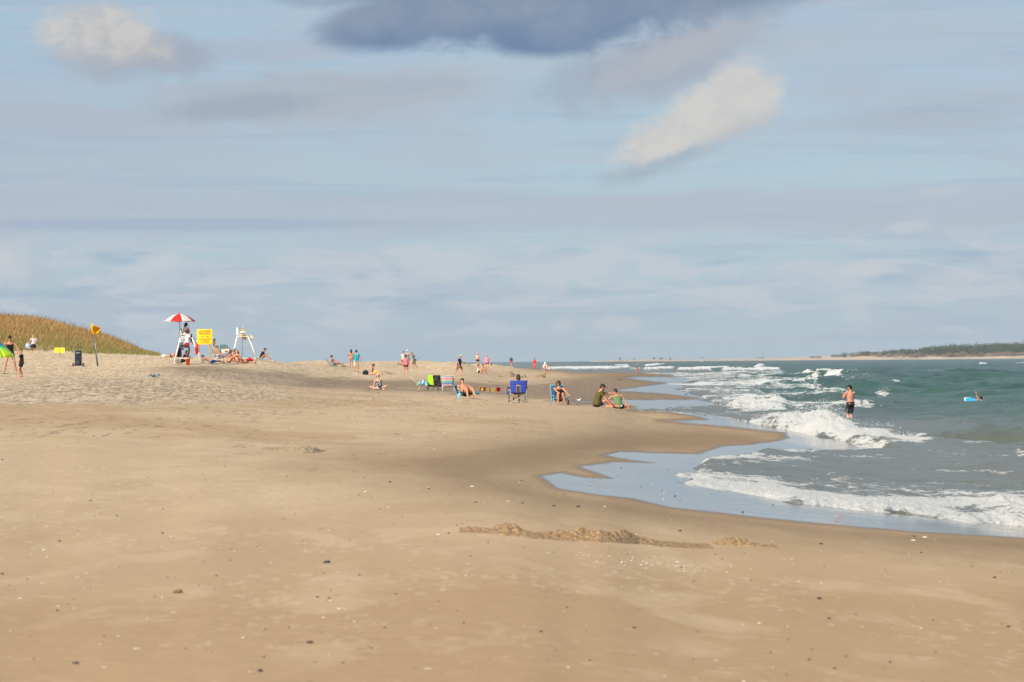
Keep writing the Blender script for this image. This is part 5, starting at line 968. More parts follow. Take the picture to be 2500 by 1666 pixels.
strp = smat('multi_stripe', [(0, (.7, .66, .62)), (.07, (.30, .02, .03)), (.13, (.75, .4, .34)), (.19, (.7, .68, .66)), (.24, (.02, .03, .14)), (.31, (.22, .38, .72)), (.38, (.03, .17, .45)), (.44, (.35, .66, .60)), (.50, (.03, .28, .09)), (.58, (.6, .68, .6)), (.63, (.45, .02, .03)), (.69, (.74, .70, .70)), (.74, (.6, .03, .03)), (.82, (.74, .7, .7)), (.88, (.015, .03, .12)), (.96, (.72, .72, .72))])
c = low_chair('beach_chair', 'white framed chair with rainbow striped back, right of the lime towel', 1094.5, 954, 163, 182, strp, WHITE, rec=10, sh=.2, bl=.62, w=.60, seatfab=mat('teal_seat', (.05, .16, .17), .9))
MB().box((0, .27, .62), .16, .03, .12).obj('head_patch', mat('grey_mesh_patch', (.30, .36, .34), .9), c, bevel=.02)
# reclining man
c = low_chair('beach_chair', 'turquoise framed low chair under the reclining man', 1136, 974, 130, 20, mat('navy_sling', (.015, .03, .06), .85), TEALP, rec=52, sh=.18, bl=.66, w=.58, arm=.32)
person('bare chested man in a black cap reclining with his face to the sky', 0, 0, 0, 1.84, 20, 'chair', 'tan', 'brown', 'short', [('shorts', 'shorts', (.03, .028, .027)), ('cap', 'cap', (.015, .012, .012)), ('waistband', 'bbot', (.14, .015, .025))], vox=.0105, loc=c.location, build=1.30, pel=(0, .10, .24), lean=-50, hp=2, level=.25, f=((.22, .74, .07), (-.12, .70, .07)), h=((.24, .20, .34), (-.24, .20, .34)), kp=(0, .1, 1), ep=((1, -.4, 0), (-1, -.4, 0)))
t = thing('towel', 'small blue cloth on the arm of the turquoise chair', 'towel', c.location + Vector((.52, .02, .06))); MB().sheet(lambda u, v: (-.09 + .20 * u, -.05 + .1 * v, .26 - .2 * abs(v - .4) + .03 * math.sin(7 * u)), 10, 8, .02).obj('cloth', mat('azure_cloth', (.015, .22, .32), .9), t)
t = thing('tote_bag', 'pale blue bag leaning on the side of the turquoise chair', 'bag', c.location + Vector((-.26, -.32, 0))); m = MB(); m.box((0, 0, .12), .14, .10, .22); m.ell((0, 0, .13), .09, .07, .13); m.obj('bag_body', mat('pale_blue_cloth', (.28, .48, .55), .9, .3, 12, .5), t, vox=.012); MB().path([(-.05, 0, .22), (0, 0, .32), (.05, 0, .22)], .008, 6).obj('handle', WHITE, t)
# toys
YP = mat('yellow_plastic', (.66, .50, .02), .4, .05, bump=.01, spec=.5); OP = mat('toy_orange', (.85, .20, .01), .4, .04, bump=.01, spec=.5); RP = mat('toy_red', (.70, .012, .012), .4, .04, bump=.01, spec=.5)
pail('toy_bucket', 'yellow toy bucket lying on its side left of the orange one', 1171, 955, 152, .115, .21, YP, lay=85, group='toy buckets', rz=20)
pail('toy_bucket', 'orange toy bucket standing upright between the two yellow buckets', 1181, 955, 152, .115, .22, OP, group='toy buckets')
pail('toy_cup', 'tiny pink cup in front of the orange toy bucket', 1172.5, 955.5, 151, .05, .10, mat('pink_plastic', (.78, .22, .36), .45, .04, bump=.01), handle=False)
pail('toy_bucket', 'yellow toy bucket on its side left of the red one', 1204.5, 956, 151, .105, .19, YP, lay=88, rz=-8, group='toy buckets')
pail('toy_bucket', 'red toy bucket standing with a spade in it', 1216.5, 956, 151, .12, .22, RP, group='toy buckets')
t = thing('toy_spade', 'pale teal toy spade sticking out of the red bucket', 'spade', G(1216.5, 956, 151) + Vector((0, 0, .18))); MB().path([(-.02, 0, -.05), (.15, 0, .09)], .012).obj('handle', mat('teal_plastic', (.25, .5, .42), .5), t); MB().sheet(lambda u, v: (.0 + .12 * u, -.04 + .08 * v, .03 + .03 * u), 4, 3, .012).obj('blade', WHITE, t)
SC = mat('castle_sand', (.25, .17, .12), .95, .2, 12, .5)
for (x, lb) in ((1193.5, 'sand castle between the orange and the red bucket'), (1234, 'sand castle left of the blue camp chair')):
    t = thing('sand_castle', lb, 'sand castle', G(x, 957, 150), 0, 'sand castles'); m = MB(); m.rings([[(r * math.cos(a), r * math.sin(a), z) for a in (2 * math.pi * i / 16 for i in range(16))] for z, r in ((-.02, .15), (.02, .125), (.17, .09))]); [m.box((.07 * math.cos(a), .07 * math.sin(a), .18), .035, .035, .04) for a in (.3, 1.9, 3.4, 5)]; m.obj('tower', SC, t, vox=.009, sm=1)
# blue camp chair with person
BLU = mat('royal_blue_canvas', (.045, .085, .47), .8, .08, 6, .2); t = thing('camp_chair', 'royal blue folding camp chair seen from behind', 'camp chair', G(1264, 984, 120), 188); pm = 120 / F; c = t
hw = .34
def cb(u, v): w = .37 - .05 * (1 - v) ; return (-w + 2 * w * u, .20 + .14 * v + .03 * math.sin(math.pi * u), .42 + .52 * v)
def part(u0, u1, v0, v1): return lambda u, v: (lambda a, b_: cb(a, b_))(*( (u0(v0 + (v1 - v0) * v) + (u1(v0 + (v1 - v0) * v) - u0(v0 + (v1 - v0) * v)) * u), v0 + (v1 - v0) * v))
m = MB(); m.sheet(part(lambda v: 0, lambda v: .40 - .0 * v + .05 * v, 0, .66), 5, 8, .012); m.sheet(part(lambda v: .64 - .05 * v, lambda v: 1, 0, .66), 5, 8, .012); m.sheet(part(lambda v: 0, lambda v: 1, .655, 1), 10, 5, .012); m.obj('backrest', BLU, t)
m = MB(); m.sheet(part(lambda v: .375 + .05 * v, lambda v: .40 + .05 * v, 0, .66), 2, 8, .016); m.sheet(part(lambda v: .64 - .05 * v, lambda v: .665 - .05 * v, 0, .66), 2, 8, .016); m.obj('backrest_trim', mat('beige_binding', (.5, .42, .35), .9), t)
MB().sheet(lambda u, v: (-.30 + .6 * u, .20 - .44 * v, .42 + .03 * v - .05 * math.sin(math.pi * u)), 6, 5, .015).obj('seat', mat('black_seat', (.015, .016, .02), .9), t)
for s in (-1, 1):
    MB().path([(s * .33, .24, .01), (s * .34, .22, .62)], .011).obj('rear_post', ALU, t); MB().path([(s * .33, -.26, .01), (s * .34, -.24, .64)], .011).obj('front_post', ALU, t); MB().path([(s * .34, .24, .60), (s * .36, .32, .94)], .010).obj('back_post', DARKM, t)
    MB().sheet(lambda u, v, s=s: (s * .36 + (u - .5) * .09, .26 - .54 * v, .63 + .02 * v - .03 * math.sin(math.pi * v)), 3, 6, .014).obj('armrest', mat('black_seat', (.015, .016, .02), .9), t)
MB().path([(-.33, .25, .03), (.33, .25, .36)], .011).path([(.33, .27, .03), (-.33, .27, .36)], .011).obj('rear_brace', ALU, t); MB().path([(-.33, -.27, .03), (.33, -.27, .38)], .011).path([(.33, -.29, .03), (-.33, -.29, .38)], .011).obj('front_brace', DARKM, t)
for s in (-1, 1): MB().path([(s * .35, -.27, .03), (s * .35, .24, .38)], .011).path([(s * .37, .24, .03), (s * .37, -.27, .38)], .011).obj('side_brace', DARKM, t)
MB().rings([[(.42 + r * math.cos(a), -.05 + r * math.sin(a), z) for a in (2 * math.pi * i / 12 for i in range(12))] for z, r in ((.36, .045), (.50, .06))]).obj('cup_holder', BLU, t)
person('brown haired person sitting hidden behind the blue camp chair, only the head showing', 0, 0, 0, 1.60, 188, 'chair', 'fair', 'brown', 'wave', [('shirt', 'tank', (.55, .42, .36)), ('shorts', 'shorts', BLK)], loc=t.location, pel=(.0, .06, .50), lean=-8, f=((.14, .55, .07), (-.14, .55, .07)), h=((.26, .2, .68), (-.26, .2, .68)), kp=(0, 1, .5), side=-3, vox=.0115)
# woman in the light blue chair
c = low_chair('beach_chair', 'light blue wooden framed chair with a navy back under the woman in black', 1366, 988, 119, 12, mat('denim_sling', (.03, .09, .22), .85), mat('sky_blue_paint', (.16, .55, .72), .5, .06, bump=.03), rec=20, sh=.20, bl=.68, w=.56, arm=.38, sc=.94)
person('woman in sunglasses and a black swimsuit sitting with knees raised in the light blue chair', 0, 0, 0, 1.62, 6, 'chair', 'tan', 'brown', 'big', [('swimsuit', 'suit', BLK), ('sunglasses', 'glasses', (.012, .01, .01))], vox=.010, loc=c.location, build=1.12, pel=(-.02, .04, .25), lean=-16, hy=28, hp=4, f=((.20, .42, .07), (-.10, .40, .07)), h=((.36, .36, .44), (-.08, .40, .52)), kp=(0, .9, 1), ep=((1, -.3, -.2), (-1, -.4, -.2)), bust=True)
t = thing('water_bottle', 'red drinking bottle with a pale sleeve on the sand right of the woman in black', 'bottle', G(1387, 988.5, 118)); MB().ell((0, 0, .07), .055, .055, .075).obj('bottle_body', mat('bottle_red', (.75, .05, .03), .4, .04, bump=.01), t); MB().tube((.01, 0, .13), (0, 0, .20), .03, .03).obj('neck', DARKM, t); MB().box((.0, 0, .24), .06, .03, .09, Matrix.Rotation(R(25), 3, 'Y')).obj('sleeve', WHITE, t)
# couple
cp = person('bearded man in an olive shirt and black cap reaching toward the woman in green', 1457, 994.5, 112.5, 1.82, 98, 'sit', 'pink', 'brown', 'short', [('shirt', 'tshirt', (.105, .085, .02)), ('shorts', 'shorts', (.02, .02, .035)), ('cap', 'cap', (.02, .025, .025))], vox=.0105, build=1.1, lean=6, hp=16, curve=.35, f=((.30, .74, .07), (-.05, .74, .07)), kps=((.2, .2, 1), (-.2, .2, 1)), h=((.14, .74, .52), (-.26, .52, .04)), beard='brown', ep=((.35, -.3, -1), (-1, -.5, 0)))
person('woman in a green top and black shorts sitting with her bare shoulders turned', 1510, 998.5, 110, 1.84, 186, 'sit', 'tan', 'brown', 'short', [('top', 'tank', (.13, .21, .095)), ('shorts', 'brief_shorts', (.012, .013, .016)), ('waistband', 'bbot', (.6, .6, .55))], vox=.0105, lean=14, curve=.5, side=4, hp=26, hy=-18, f=((.16, .36, .07), (-.14, .34, .07)), kps=((1, .3, .05), (-1, .3, .05)), h=((.44, .28, .10), (-.44, .02, .03)), ep=((1, -.2, 0), (-1, -.2, .2)), build=1.08)
# gulls
def gull(label, px, py, Y, hd, fly=False, z=0, s=1.0, group=None, dark=False, loc=None):
    p = at(px, py, Y) if fly else None; t = thing('gull', label, 'gull', Vector(p) if fly else (loc or G(px, py, Y)), hd, group, s)
    W = mat('gull_white', (.72, .71, .69), .7, .05); Gy = mat('gull_grey', (.13, .14, .16) if not fly else (.16, .17, .19), .8, .1); K = mat('gull_black', (.02, .02, .022), .6)
    zb = 0 if fly else .16; m = MB(); m.rings([[(r * math.cos(a), y, zb + zz_ + r * 1.05 * math.sin(a)) for a in (2 * math.pi * i / 12 for i in range(12))] for y, r, zz_ in ((.17, .018, .03), (.11, .045, .015), (0, .062, 0), (-.08, .055, .02), (-.13, .035, .055), (-.155, .03, .09), (-.185, .034, .115), (-.215, .022, .118))]); m.obj('body', W if not dark else Gy, t)
    MB().tube((0, -.21, zb + .118), (0, -.27, zb + .105), .013, .004, 8).obj('beak', K, t); MB().ell((0, -.19, zb + .128), .033, .036, .026, z0=-.2).obj('hood', K, t)
    if fly:
        for s_ in (-1, 1): MB().sheet(lambda u, v, s_=s_: (s_ * (.03 + .62 * u), -.05 + .15 * v * (1 - .6 * u) + .06 * u * u, .02 + .16 * math.sin(min(1, u * 1.5) * math.pi * .62) - .05 * u), 12, 4, .012).obj('wing', Gy, t)
    else:
        for s_ in (-1, 1): MB().ell((s_ * .045, .05, zb + .02), .025, .15, .042, Matrix.Rotation(R(8), 3, 'X')).obj('wing', Gy, t); MB().path([(s_ * .025, -.01, zb - .04), (s_ * .025, 0, .01)], .005, 6).path([(s_ * .025, 0, .01), (s_ * .025, -.04, .008)], .005, 6).obj('leg', K, t)
    MB().sheet(lambda u, v: (-.03 + .06 * u, .14 + .12 * v, zb + .03), 3, 3, .012).obj('tail', K if not fly else W, t); return t
gull('black headed gull standing on the sand left of the olive shirted man', 1409, 988.5, 114, 80, s=.95)
gull('gull gliding low over the sand crest with bent wings', 1276, 867, 260, 20, True, s=.56)
gull('small shore bird at the edge of the swash right of the couple', 1675, 967, 215, 60, s=.7, dark=True)
gull('distant faint gull high over the surf, left one', 1434, 852, 700, 10, True, s=.7, group='distant gulls'); gull('distant faint gull high over the surf, right one', 1470, 849.5, 700, 40, True, s=.7, group='distant gulls')
# ------------------------------------------------------------------ far right slope
person('woman in a cream top, white hat and black shorts standing behind the seated pair', 1166.5, 898, 372, 1.66, 182, 'stand', 'fair', 'blonde', 'long', [('top', 'crop', (.72, .6, .5)), ('shorts', 'brief_shorts', BLK), ('hat', 'cap', (.7, .66, .6))], vox=.015)
person('heavy person in a bright pink shirt and navy shorts walking down the slope', 1189, 904, 355, 1.74, 8, 'walk', 'fair', 'grey', 'short', [('shirt', 'tshirt', (.84, .25, .42)), ('shorts', 'shorts', (.03, .04, .1)), ('shoes', 'sandals', (.06, .03, .03))], build=1.2, vox=.015, f=((.04, .25, .08), (-.04, -.25, .2)), h=((.38, .08, .82), (-.3, .1, .95)))
t = thing('beach_bag', 'small dark bag in the hand of the pink shirted person', 'bag', ground(1189, 904, 355) + Vector((.48, -.1, .62))); MB().ell((0, 0, .05), .10, .06, .10).obj('bag_body', DARKM, t); MB().path([(-.04, 0, .13), (-.06, 0, .2), (.04, 0, .13)], .008, 6).obj('handle', DARKM, t)
person('dark haired person seated on the left behind the mound, facing right', 1168, 911.5, 292, 1.62, 70, 'sit', 'fair', 'brown', 'bob', [('top', 'tank', (.7, .6, .55)), ('shorts', 'shorts', BLK)], vox=.015, f=((.2, .5, .07), (-.2, .4, .07)), lean=2)
person('sunburnt person in grey shorts seated with arms on knees, right of the pair', 1174, 912, 289, 1.76, 75, 'knees', 'pink', 'lbrown', 'short', [('shorts', 'shorts', (.28, .26, .33))], vox=.015, h=((.1, .62, .5), (-.1, .60, .5)))
person('person in a navy top and red shorts walking over the sand crest', 1248, 892.5, 490, 1.76, 170, 'walk', 'pink', 'grey', 'short', [('top', 'long', (.04, .06, .18)), ('shorts', 'shorts', (.62, .06, .1))], vox=.018, f=((.05, .12, .08), (-.05, -.12, .1)))
person('black haired person in a long coral red outfit standing on the far sand', 1305, 901, 470, 1.72, 5, 'stand', 'tan', 'black', 'long', [('dress', 'long', (.70, .05, .035)), ('trousers', 'trousers', (.72, .14, .05))], vox=.018)
hw_ = person('person wrapped in a white hooded towel in grey shorts walking toward the camera', 1331, 921.5, 318, 1.66, 4, 'walk', 'tan', 'brown', 'wave', [('towel', 'hood', (.74, .73, .74)), ('shorts', 'shorts', (.22, .2, .27))], vox=.015, f=((.06, -.22, .25), (-.06, .12, .08)), h=((.3, .1, .95), (-.42, .1, .8)))
person('child in a white top and dark skirt beside the person in the white towel', 1341, 914, 345, 1.25, 10, 'walk', 'tan', 'brown', 'long', [('top', 'tank', (.72, .7, .7)), ('skirt', 'shorts', (.12, .05, .09))], vox=.018, headk=1.2)
person('person in a white hat, blue top and red trousers by the far swash', 1556, 909.5, 560, 1.72, 110, 'stand', 'tan', 'grey', 'none', [('top', 'tshirt', (.05, .08, .2)), ('trousers', 'trousers', (.72, .03, .06)), ('cap', 'hat', (.75, .72, .7))], vox=.018)
mound('sand_mound', 'big grassy topped sand lump with a dark left face right of centre', 1256, 921, 302, 1.9, 2.2, .62, 31, mat('crusted_sand', (.27, .20, .115), .95, .35, 5, .9), asym=-.7, rough=.12, group='sand lumps on the far flat')
mound('sand_mound', 'smooth brown sand lump at the feet of the person in the white towel', 1318, 922, 300, 1.35, 1.6, .38, 33, mat('brown_sand', (.27, .165, .08), .95, .2, 5, .6), asym=.35, rough=.12, group='sand lumps on the far flat')
mound('sand_mound', 'small tan lump between the two larger sand lumps', 1277, 921.5, 300, .8, 1.2, .30, 34, mat('tan_lump', (.25, .19, .10), .95, .2, 5, .6), asym=.5, rough=.2, group='sand lumps on the far flat')
mound('sand_mound', 'small brown sand lump left of the big one', 1221, 920.5, 300, .5, .8, .16, 35, mat('brown_sand2', (.27, .17, .11), .95, .2, 5, .6), rough=.2, group='sand lumps on the far flat')
mound('rock', 'olive brown rock alone on the wet sand behind the couple', 1510, 929, 255, .78, .7, .26, 36, mat('weedy_rock', (.12, .095, .04), .9, .35, 9, .9), 'rock', None, asym=.4, rough=.2)
# ------------------------------------------------------------------ in the water
def sea_pt(px, py): Y = CAMZ * F / (py - hz(px)); return Vector(((px - CX) / F * Y, Y, 0))
wp = sea_pt(2075, 1016)
person('bare chested man in a black cap and dark shorts standing in the sea', 0, 0, 0, 1.90, 205, 'stand', 'pink', 'black', 'short', [('shorts', 'long_shorts', (.028, .026, .03)), ('cap', 'cap', (.012, .012, .013))], vox=.0095, loc=wp + Vector((0, 0, wz_at(wp.x, wp.y) - .36)), build=1.12, f=((.06, .03, .08), (-.06, -.02, .08)), h=((.13, .34, 1.30), (-.12, .36, 1.38)), hy=-45, hp=3, ep=((.6, -.2, -1), (-.6, -.2, -1)), curl=1.2, beard='black', lean=0)
wp = sea_pt(2391, 986); wp.z = .04
person('dark haired swimmer in deep water with one arm raised and a black wristband', 0, 0, 0, 1.76, 215, 'stand', 'tan', 'black', 'short', [('wristband', 'band', (.01, .01, .01), 0), ('shorts', 'shorts', (.02, .03, .05))], vox=.0115, loc=wp + Vector((.12, 0, -1.34)), h=((.30, .20, 2.0), (-.42, .22, 1.42)), ep=((1, 0, 0), (-1, 0, 0)), hp=6, lean=4)
t = thing('bodyboard', 'bright blue bodyboard with white rails floating beside the swimmer', 'bodyboard', wp + Vector((-.42, -.05, .10)), 0); Mb = Matrix.Rotation(R(14), 3, 'Y') @ Matrix.Rotation(R(38), 3, 'X')
def bb(u, v, k=1.0): x = -.52 + 1.0 * u; w = .26 * k * (1 - .55 * max(0, 1 - u * 3.2) ** 2) ; return Mb @ Vector((x * k + .0, w * (2 * v - 1), 0))
MB().sheet(lambda u, v: bb(u, v) , 14, 8, .05).obj('foam_core', mat('board_white', (.66, .74, .74), .5, .04), t); MB().sheet(lambda u, v: bb(u, v, .86) + Mb @ Vector((0, 0, .03)), 14, 8, .012).obj('deck', pmat('board_blue', (.02, .38, .78), (.01, .14, .38), 7, .62), t)
# ------------------------------------------------------------------ dune grass
def blades():
    rs = np.random.RandomState(12); V = []; A = []; n = 0
    N = 150000; px = rs.uniform(-420, 400, N); Y = rs.uniform(228, 345, N); X = (px - CX) / F * Y; Z = height(X, Y)
    foot = np.interp(px, [-420, 60, 140, 190, 240, 300, 360, 392], [234, 240, 243, 236, 238, 240, 243, 240]) + (fbm(X * .7, Y * .3, 3, 61) - .5) * 16
    cl = fbm(X * .9, Y * .5, 3, 63); keep = (Y > foot) & (px < 386 + (cl - .5) * 20) & (rs.rand(N) < .35 + 1.1 * cl) & ((Y > foot + 12) | (cl > .42))
    X, Y, Z, px, foot, cl = (a[keep] for a in (X, Y, Z, px, foot, cl)); N = len(X)
    up = np.clip((Y - foot) / 42, 0, 1); h = (.27 + .40 * rs.rand(N)) * (.55 + .6 * up) * (1 - .5 * sst(250, 390, px)); tall = rs.rand(N) < .10; h = np.where(tall, h * 1.45, h)
    th = rs.uniform(0, 6.28, N); w = .011 + .010 * rs.rand(N); bend = rs.normal(0, .26, N) + .16; bx = np.cos(th) * w; by = np.sin(th) * w
    P = np.stack([np.stack([X - bx, Y - by, Z - .03], -1), np.stack([X + bx, Y + by, Z - .03], -1), np.stack([X + bend * .4 * h + bx * .9, Y + by, Z + h * .6], -1), np.stack([X + bend * .4 * h - bx * .9, Y - by, Z + h * .6], -1), np.stack([X + bend * h + bx * .5, Y, Z + h], -1), np.stack([X + bend * h - bx * .5, Y, Z + h], -1)], 1).reshape(-1, 3)
    o = np.arange(N)[:, None] * 6; q = np.concatenate([o + np.array([0, 1, 2, 3]), o + np.array([3, 2, 4, 5])], 1).reshape(-1, 4)
    me = bpy.data.meshes.new('dune_grass'); me.vertices.add(len(P)); me.vertices.foreach_set('co', P.astype(np.float32).ravel()); me.loops.add(q.size); me.loops.foreach_set('vertex_index', q.ravel().astype(np.int32)); me.polygons.add(len(q)); me.polygons.foreach_set('loop_start', np.arange(0, q.size, 4, dtype=np.int32)); me.polygons.foreach_set('loop_total', np.full(len(q), 4, dtype=np.int32)); me.update(calc_edges=True)
    dry = np.clip(up * 1.0 - .08 + (cl - .5) * 1.1 + rs.normal(0, .12, N), 0, 1); ver = rs.rand(N); seed = np.where(tall, 1.0, .0)
    for k, a, tipv in (('dry', dry, None), ('shade', ver, None), ('seed', seed, 1)):
        at_ = me.attributes.new(k, 'FLOAT', 'POINT'); v = np.repeat(a[:, None], 6, 1)
        if tipv: v = v * np.array([0, 0, .6, .6, 1, 1])
        at_.data.foreach_set('value', v.astype(np.float32).ravel())
    m, n, l, b = nodes('beach_grass')
    def att(k): a = n.new('ShaderNodeAttribute'); a.attribute_name = k; return a.outputs['Fac']
    def mix(f, a, b_):
        x = n.new('ShaderNodeMix'); x.data_type = 'RGBA'; l.new(f, x.inputs[0])
        for s, v in ((6, a), (7, b_)):
            if isinstance(v, tuple): x.inputs[s].default_value = v + (1,)
            else: l.new(v, x.inputs[s])
        return x.outputs[2]
    c = mix(att('dry'), mix(att('shade'), (.18, .19, .05), (.36, .32, .12)), mix(att('shade'), (.38, .215, .075), (.58, .39, .17))); c = mix(att('seed'), c, (.22, .12, .07)); l.new(c, b.inputs['Base Color']); b.inputs['Roughness'].default_value = .8; b.inputs['Specular IOR Level'].default_value = .15
    tr = n.new('ShaderNodeBsdfTranslucent'); l.new(c, tr.inputs['Color']); mx = n.new('ShaderNodeMixShader'); mx.inputs[0].default_value = .3; l.new(b.outputs[0], mx.inputs[1]); l.new(tr.outputs[0], mx.inputs[2]); l.new(mx.outputs[0], n['Material Output'].inputs['Surface'])
    me.materials.append(m); o_ = bpy.data.objects.new('dune_grass', me); COL.objects.link(o_); tag(o_, 'golden brown and green beach grass covering the dune', 'grass', kind='stuff')
blades()
# ------------------------------------------------------------------ far shore
FY = 6000.0; fm_ = FY / F
def far_shore():
    px = np.arange(1440, 3700, 3.0); top = np.interp(px, [1440, 1462, 1500, 1530, 1600, 1640, 1700, 1760, 1860, 1960, 2040, 2100, 2300, 2400, 2500, 3100, 3700], [884, 881.5, 879.5, 879, 877, 878.5, 879, 877.5, 876, 872.5, 870.5, 868, 867, 867.5, 865, 860, 856])
    X = (px - CX) / F * FY; base = np.array([proj(np.array(x), np.array(FY), np.array(0.))[1] for x in X]); hh = np.maximum((base - top) * fm_, 0) * (1 + (fbm(px * .05, px * 0, 3, 11) - .5) * .5)
    rows = [(-30, -1.5), (0, .0), (18, .35), (45, .62), (80, .85), (130, 1.0), (200, 1.0), (330, .6)]
    Yv = np.array([[FY + r[0] + 8 * math.sin(i * .05) for i in range(len(px))] for r in rows]); Xv = np.tile(X, (len(rows), 1)); Zv = np.array([hh * r[1] if r[1] > 0 else np.full(len(px), -1.0 if r[0] < 0 else .1) for r in rows]); Zv += (fbm(Xv * .05, Yv * .05, 3, 12) - .5) * 1.2 * (Zv > .2)
    o = grid_mesh('far_shore', Xv, Yv, Zv, {}, mat('far_sand', (.46, .355, .265), .95, .18, .02, .3)); tag(o, kind='structure')
    return px, X, hh
fpx, fX, fhh = far_shore()
def clumps(name, items, cols, seed, leaf, label, cat, kind='stuff', group=None, sep=False):
    """crowns of loose leaf faces on trunks; items = (X, Y, z0, width, height)"""
    rs = np.random.RandomState(seed); v = []; f = []
    for (x, y, z, w, h) in items:
        nleaf = max(14, int(w * h / leaf ** 2 * 3.4)); o = len(v)
        v += [(x - w * .03, y, z), (x + w * .03, y, z), (x + w * .02, y, z + h * .6), (x - w * .02, y, z + h * .6)]; f.append((o, o + 1, o + 2, o + 3))
        for _ in range(nleaf):
            d = rs.normal(size=3); d /= np.linalg.norm(d); r = rs.rand() ** .4; c = np.array([x, y, z + h * .58]) + d * r * np.array([w * .5, w * .5, h * .50]) * (.75 + .5 * rs.rand())
            a = rs.normal(size=3); a /= np.linalg.norm(a); b = np.cross(a, rs.normal(size=3)); b /= np.linalg.norm(b); s = leaf * (.5 + .8 * rs.rand()); o = len(v)
            v += [tuple(c - a * s * .5), tuple(c + b * s * .45), tuple(c + a * s * .5), tuple(c - b * s * .45)]; f.append((o, o + 1, o + 2, o + 3))
    m = MB(); m.v = v; m.f = f; o = m.obj(name, mat(name + '_leaves', cols, .85, .45, .045, 0), None); return tag(o, label, cat, group, kind)
rs = np.random.RandomState(5); gz = lambda p: float(np.interp(p, fpx, fhh))
fx = lambda p: (p - CX) / F * FY
tt = []; topy = lambda p: float(np.interp(p, [2108, 2150, 2200, 2300, 2360, 2420, 2500, 3100, 3700], [852, 853, 847, 840, 837, 835, 835, 829, 823]))
for k in range(430):
    p = rs.uniform(2112, 3700) if k > 200 else rs.uniform(2112, 2520); d = rs.uniform(70, 330); H = (868 - topy(p) + rs.normal() * .8) * fm_ * rs.uniform(.84, 1.14); tt.append((fx(p) * (1 + d / FY), FY + d, 1.5, rs.uniform(14, 32), max(5, H)))
clumps('woodland', tt, (.058, .078, .042), 3, 2.2, 'dark green wood along the far shore at the right', 'woodland')
tt = []
for k in range(230):
    p = rs.uniform(2090, 3700) if k > 110 else rs.uniform(2090, 2510); sz = rs.uniform(4, 8) * (1 if p < 2300 else 1.15); tt.append((fx(p), FY + rs.uniform(35, 75), gz(p) * .55, sz * 1.6, sz * rs.uniform(.8, 1.3)))
clumps('scrub', tt, (.24, .185, .135), 4, 1.4, 'brown leafless scrub in front of the far wood', 'scrub')
for i, (p, w, h, lb) in enumerate(((2062, 20, 6, 'leftmost dark bush on the sandy far shore'), (2080, 34, 11, 'dark tree left of the pale dune face on the far shore'), (2043, 14, 7, 'dark round bush standing alone on the far shore'), (1998, 26, 4.5, 'low grey green bushes on the low sand of the far shore'), (1516, 6, 7, 'grey bush at the left tip of the far shore'), (1600, 5, 6.5, 'dark bush on the crest of the left part of the far shore'), (1618, 9, 5.5, 'brown bush right of the crest on the far shore'), (1640, 5, 5, 'small grey bush near the right end of the low far spit'), (1551, 4, 4.5, 'thin grey shrub midway along the low far spit'), (2118, 30, 12, 'broad tree at the left end of the far wood'))):
    q = clumps('bush', [(fx(p) + dx, FY + 60, gz(p) * .6, w * .55, h) for dx in (-w * .25, w * .25)], (.07, .075, .055), 40 + i, .9, lb, 'bush', None, 'bushes on the far shore')
    if 'kind' in q: del q['kind']
# fishing boat
yb = 4500.0; bx, by, _ = at(1715, 884, yb); t = thing('fishing_boat', 'white fishing boat with a tall cabin frame on the horizon', 'boat', (bx, by, 0), 20); kb = yb / F
MB().rings([[(x * kb, y * kb * 1.0, z * kb) for x, y, z in ((-5.5 * s, -2 * s, zz_), (3 * s, -2 * s, zz_), (6.5 * s, 0, zz_ + .6), (3 * s, 2 * s, zz_), (-5.5 * s, 2 * s, zz_))] for s, zz_ in ((.75, -.5), (.95, 1.2), (1.0, 2.6))]).obj('hull', WHITE, t, smooth=False)
MB().box((-.5 * kb, 0, 4.2 * kb), 4 * kb, 2.4 * kb, 3.2 * kb).obj('cabin', mat('boat_cabin', (.42, .45, .46), .6), t, bevel=.2)
m = MB(); [m.tube((x * kb, y * kb, 5.5 * kb), (x * kb, y * kb, 9.6 * kb), .16 * kb) for x in (-2.4, 2.4) for y in (-1, 1)]; m.obj('tower_legs', DARKM, t); MB().box((0, 0, 9.8 * kb), 8.2 * kb, 2.6 * kb, .7 * kb).obj('tower_roof', mat('boat_roof', (.12, .15, .18), .6), t); MB().tube((-1.5 * kb, 0, 10 * kb), (-3.2 * kb, 0, 14.5 * kb), .1 * kb).obj('mast', DARKM, t)
t = thing('observation_frame', 'faint low wooden framework on the far sand near the horizon', 'structure', (fx(1868), FY + 120, gz(1868))); m = MB(); [m.tube((x, 0, -1), (x, 0, h), .45) for x, h in ((-7, 3.5), (-3, 3), (1, 3), (5, 6), (7, 6.5))]; m.obj('posts', mat('grey_wood', (.12, .12, .12), .9), t); MB().bar((-8, 0, 2.6), (8, 0, 2.9), .6, .5).obj('rail', mat('grey_wood', (.12, .12, .12), .9), t)
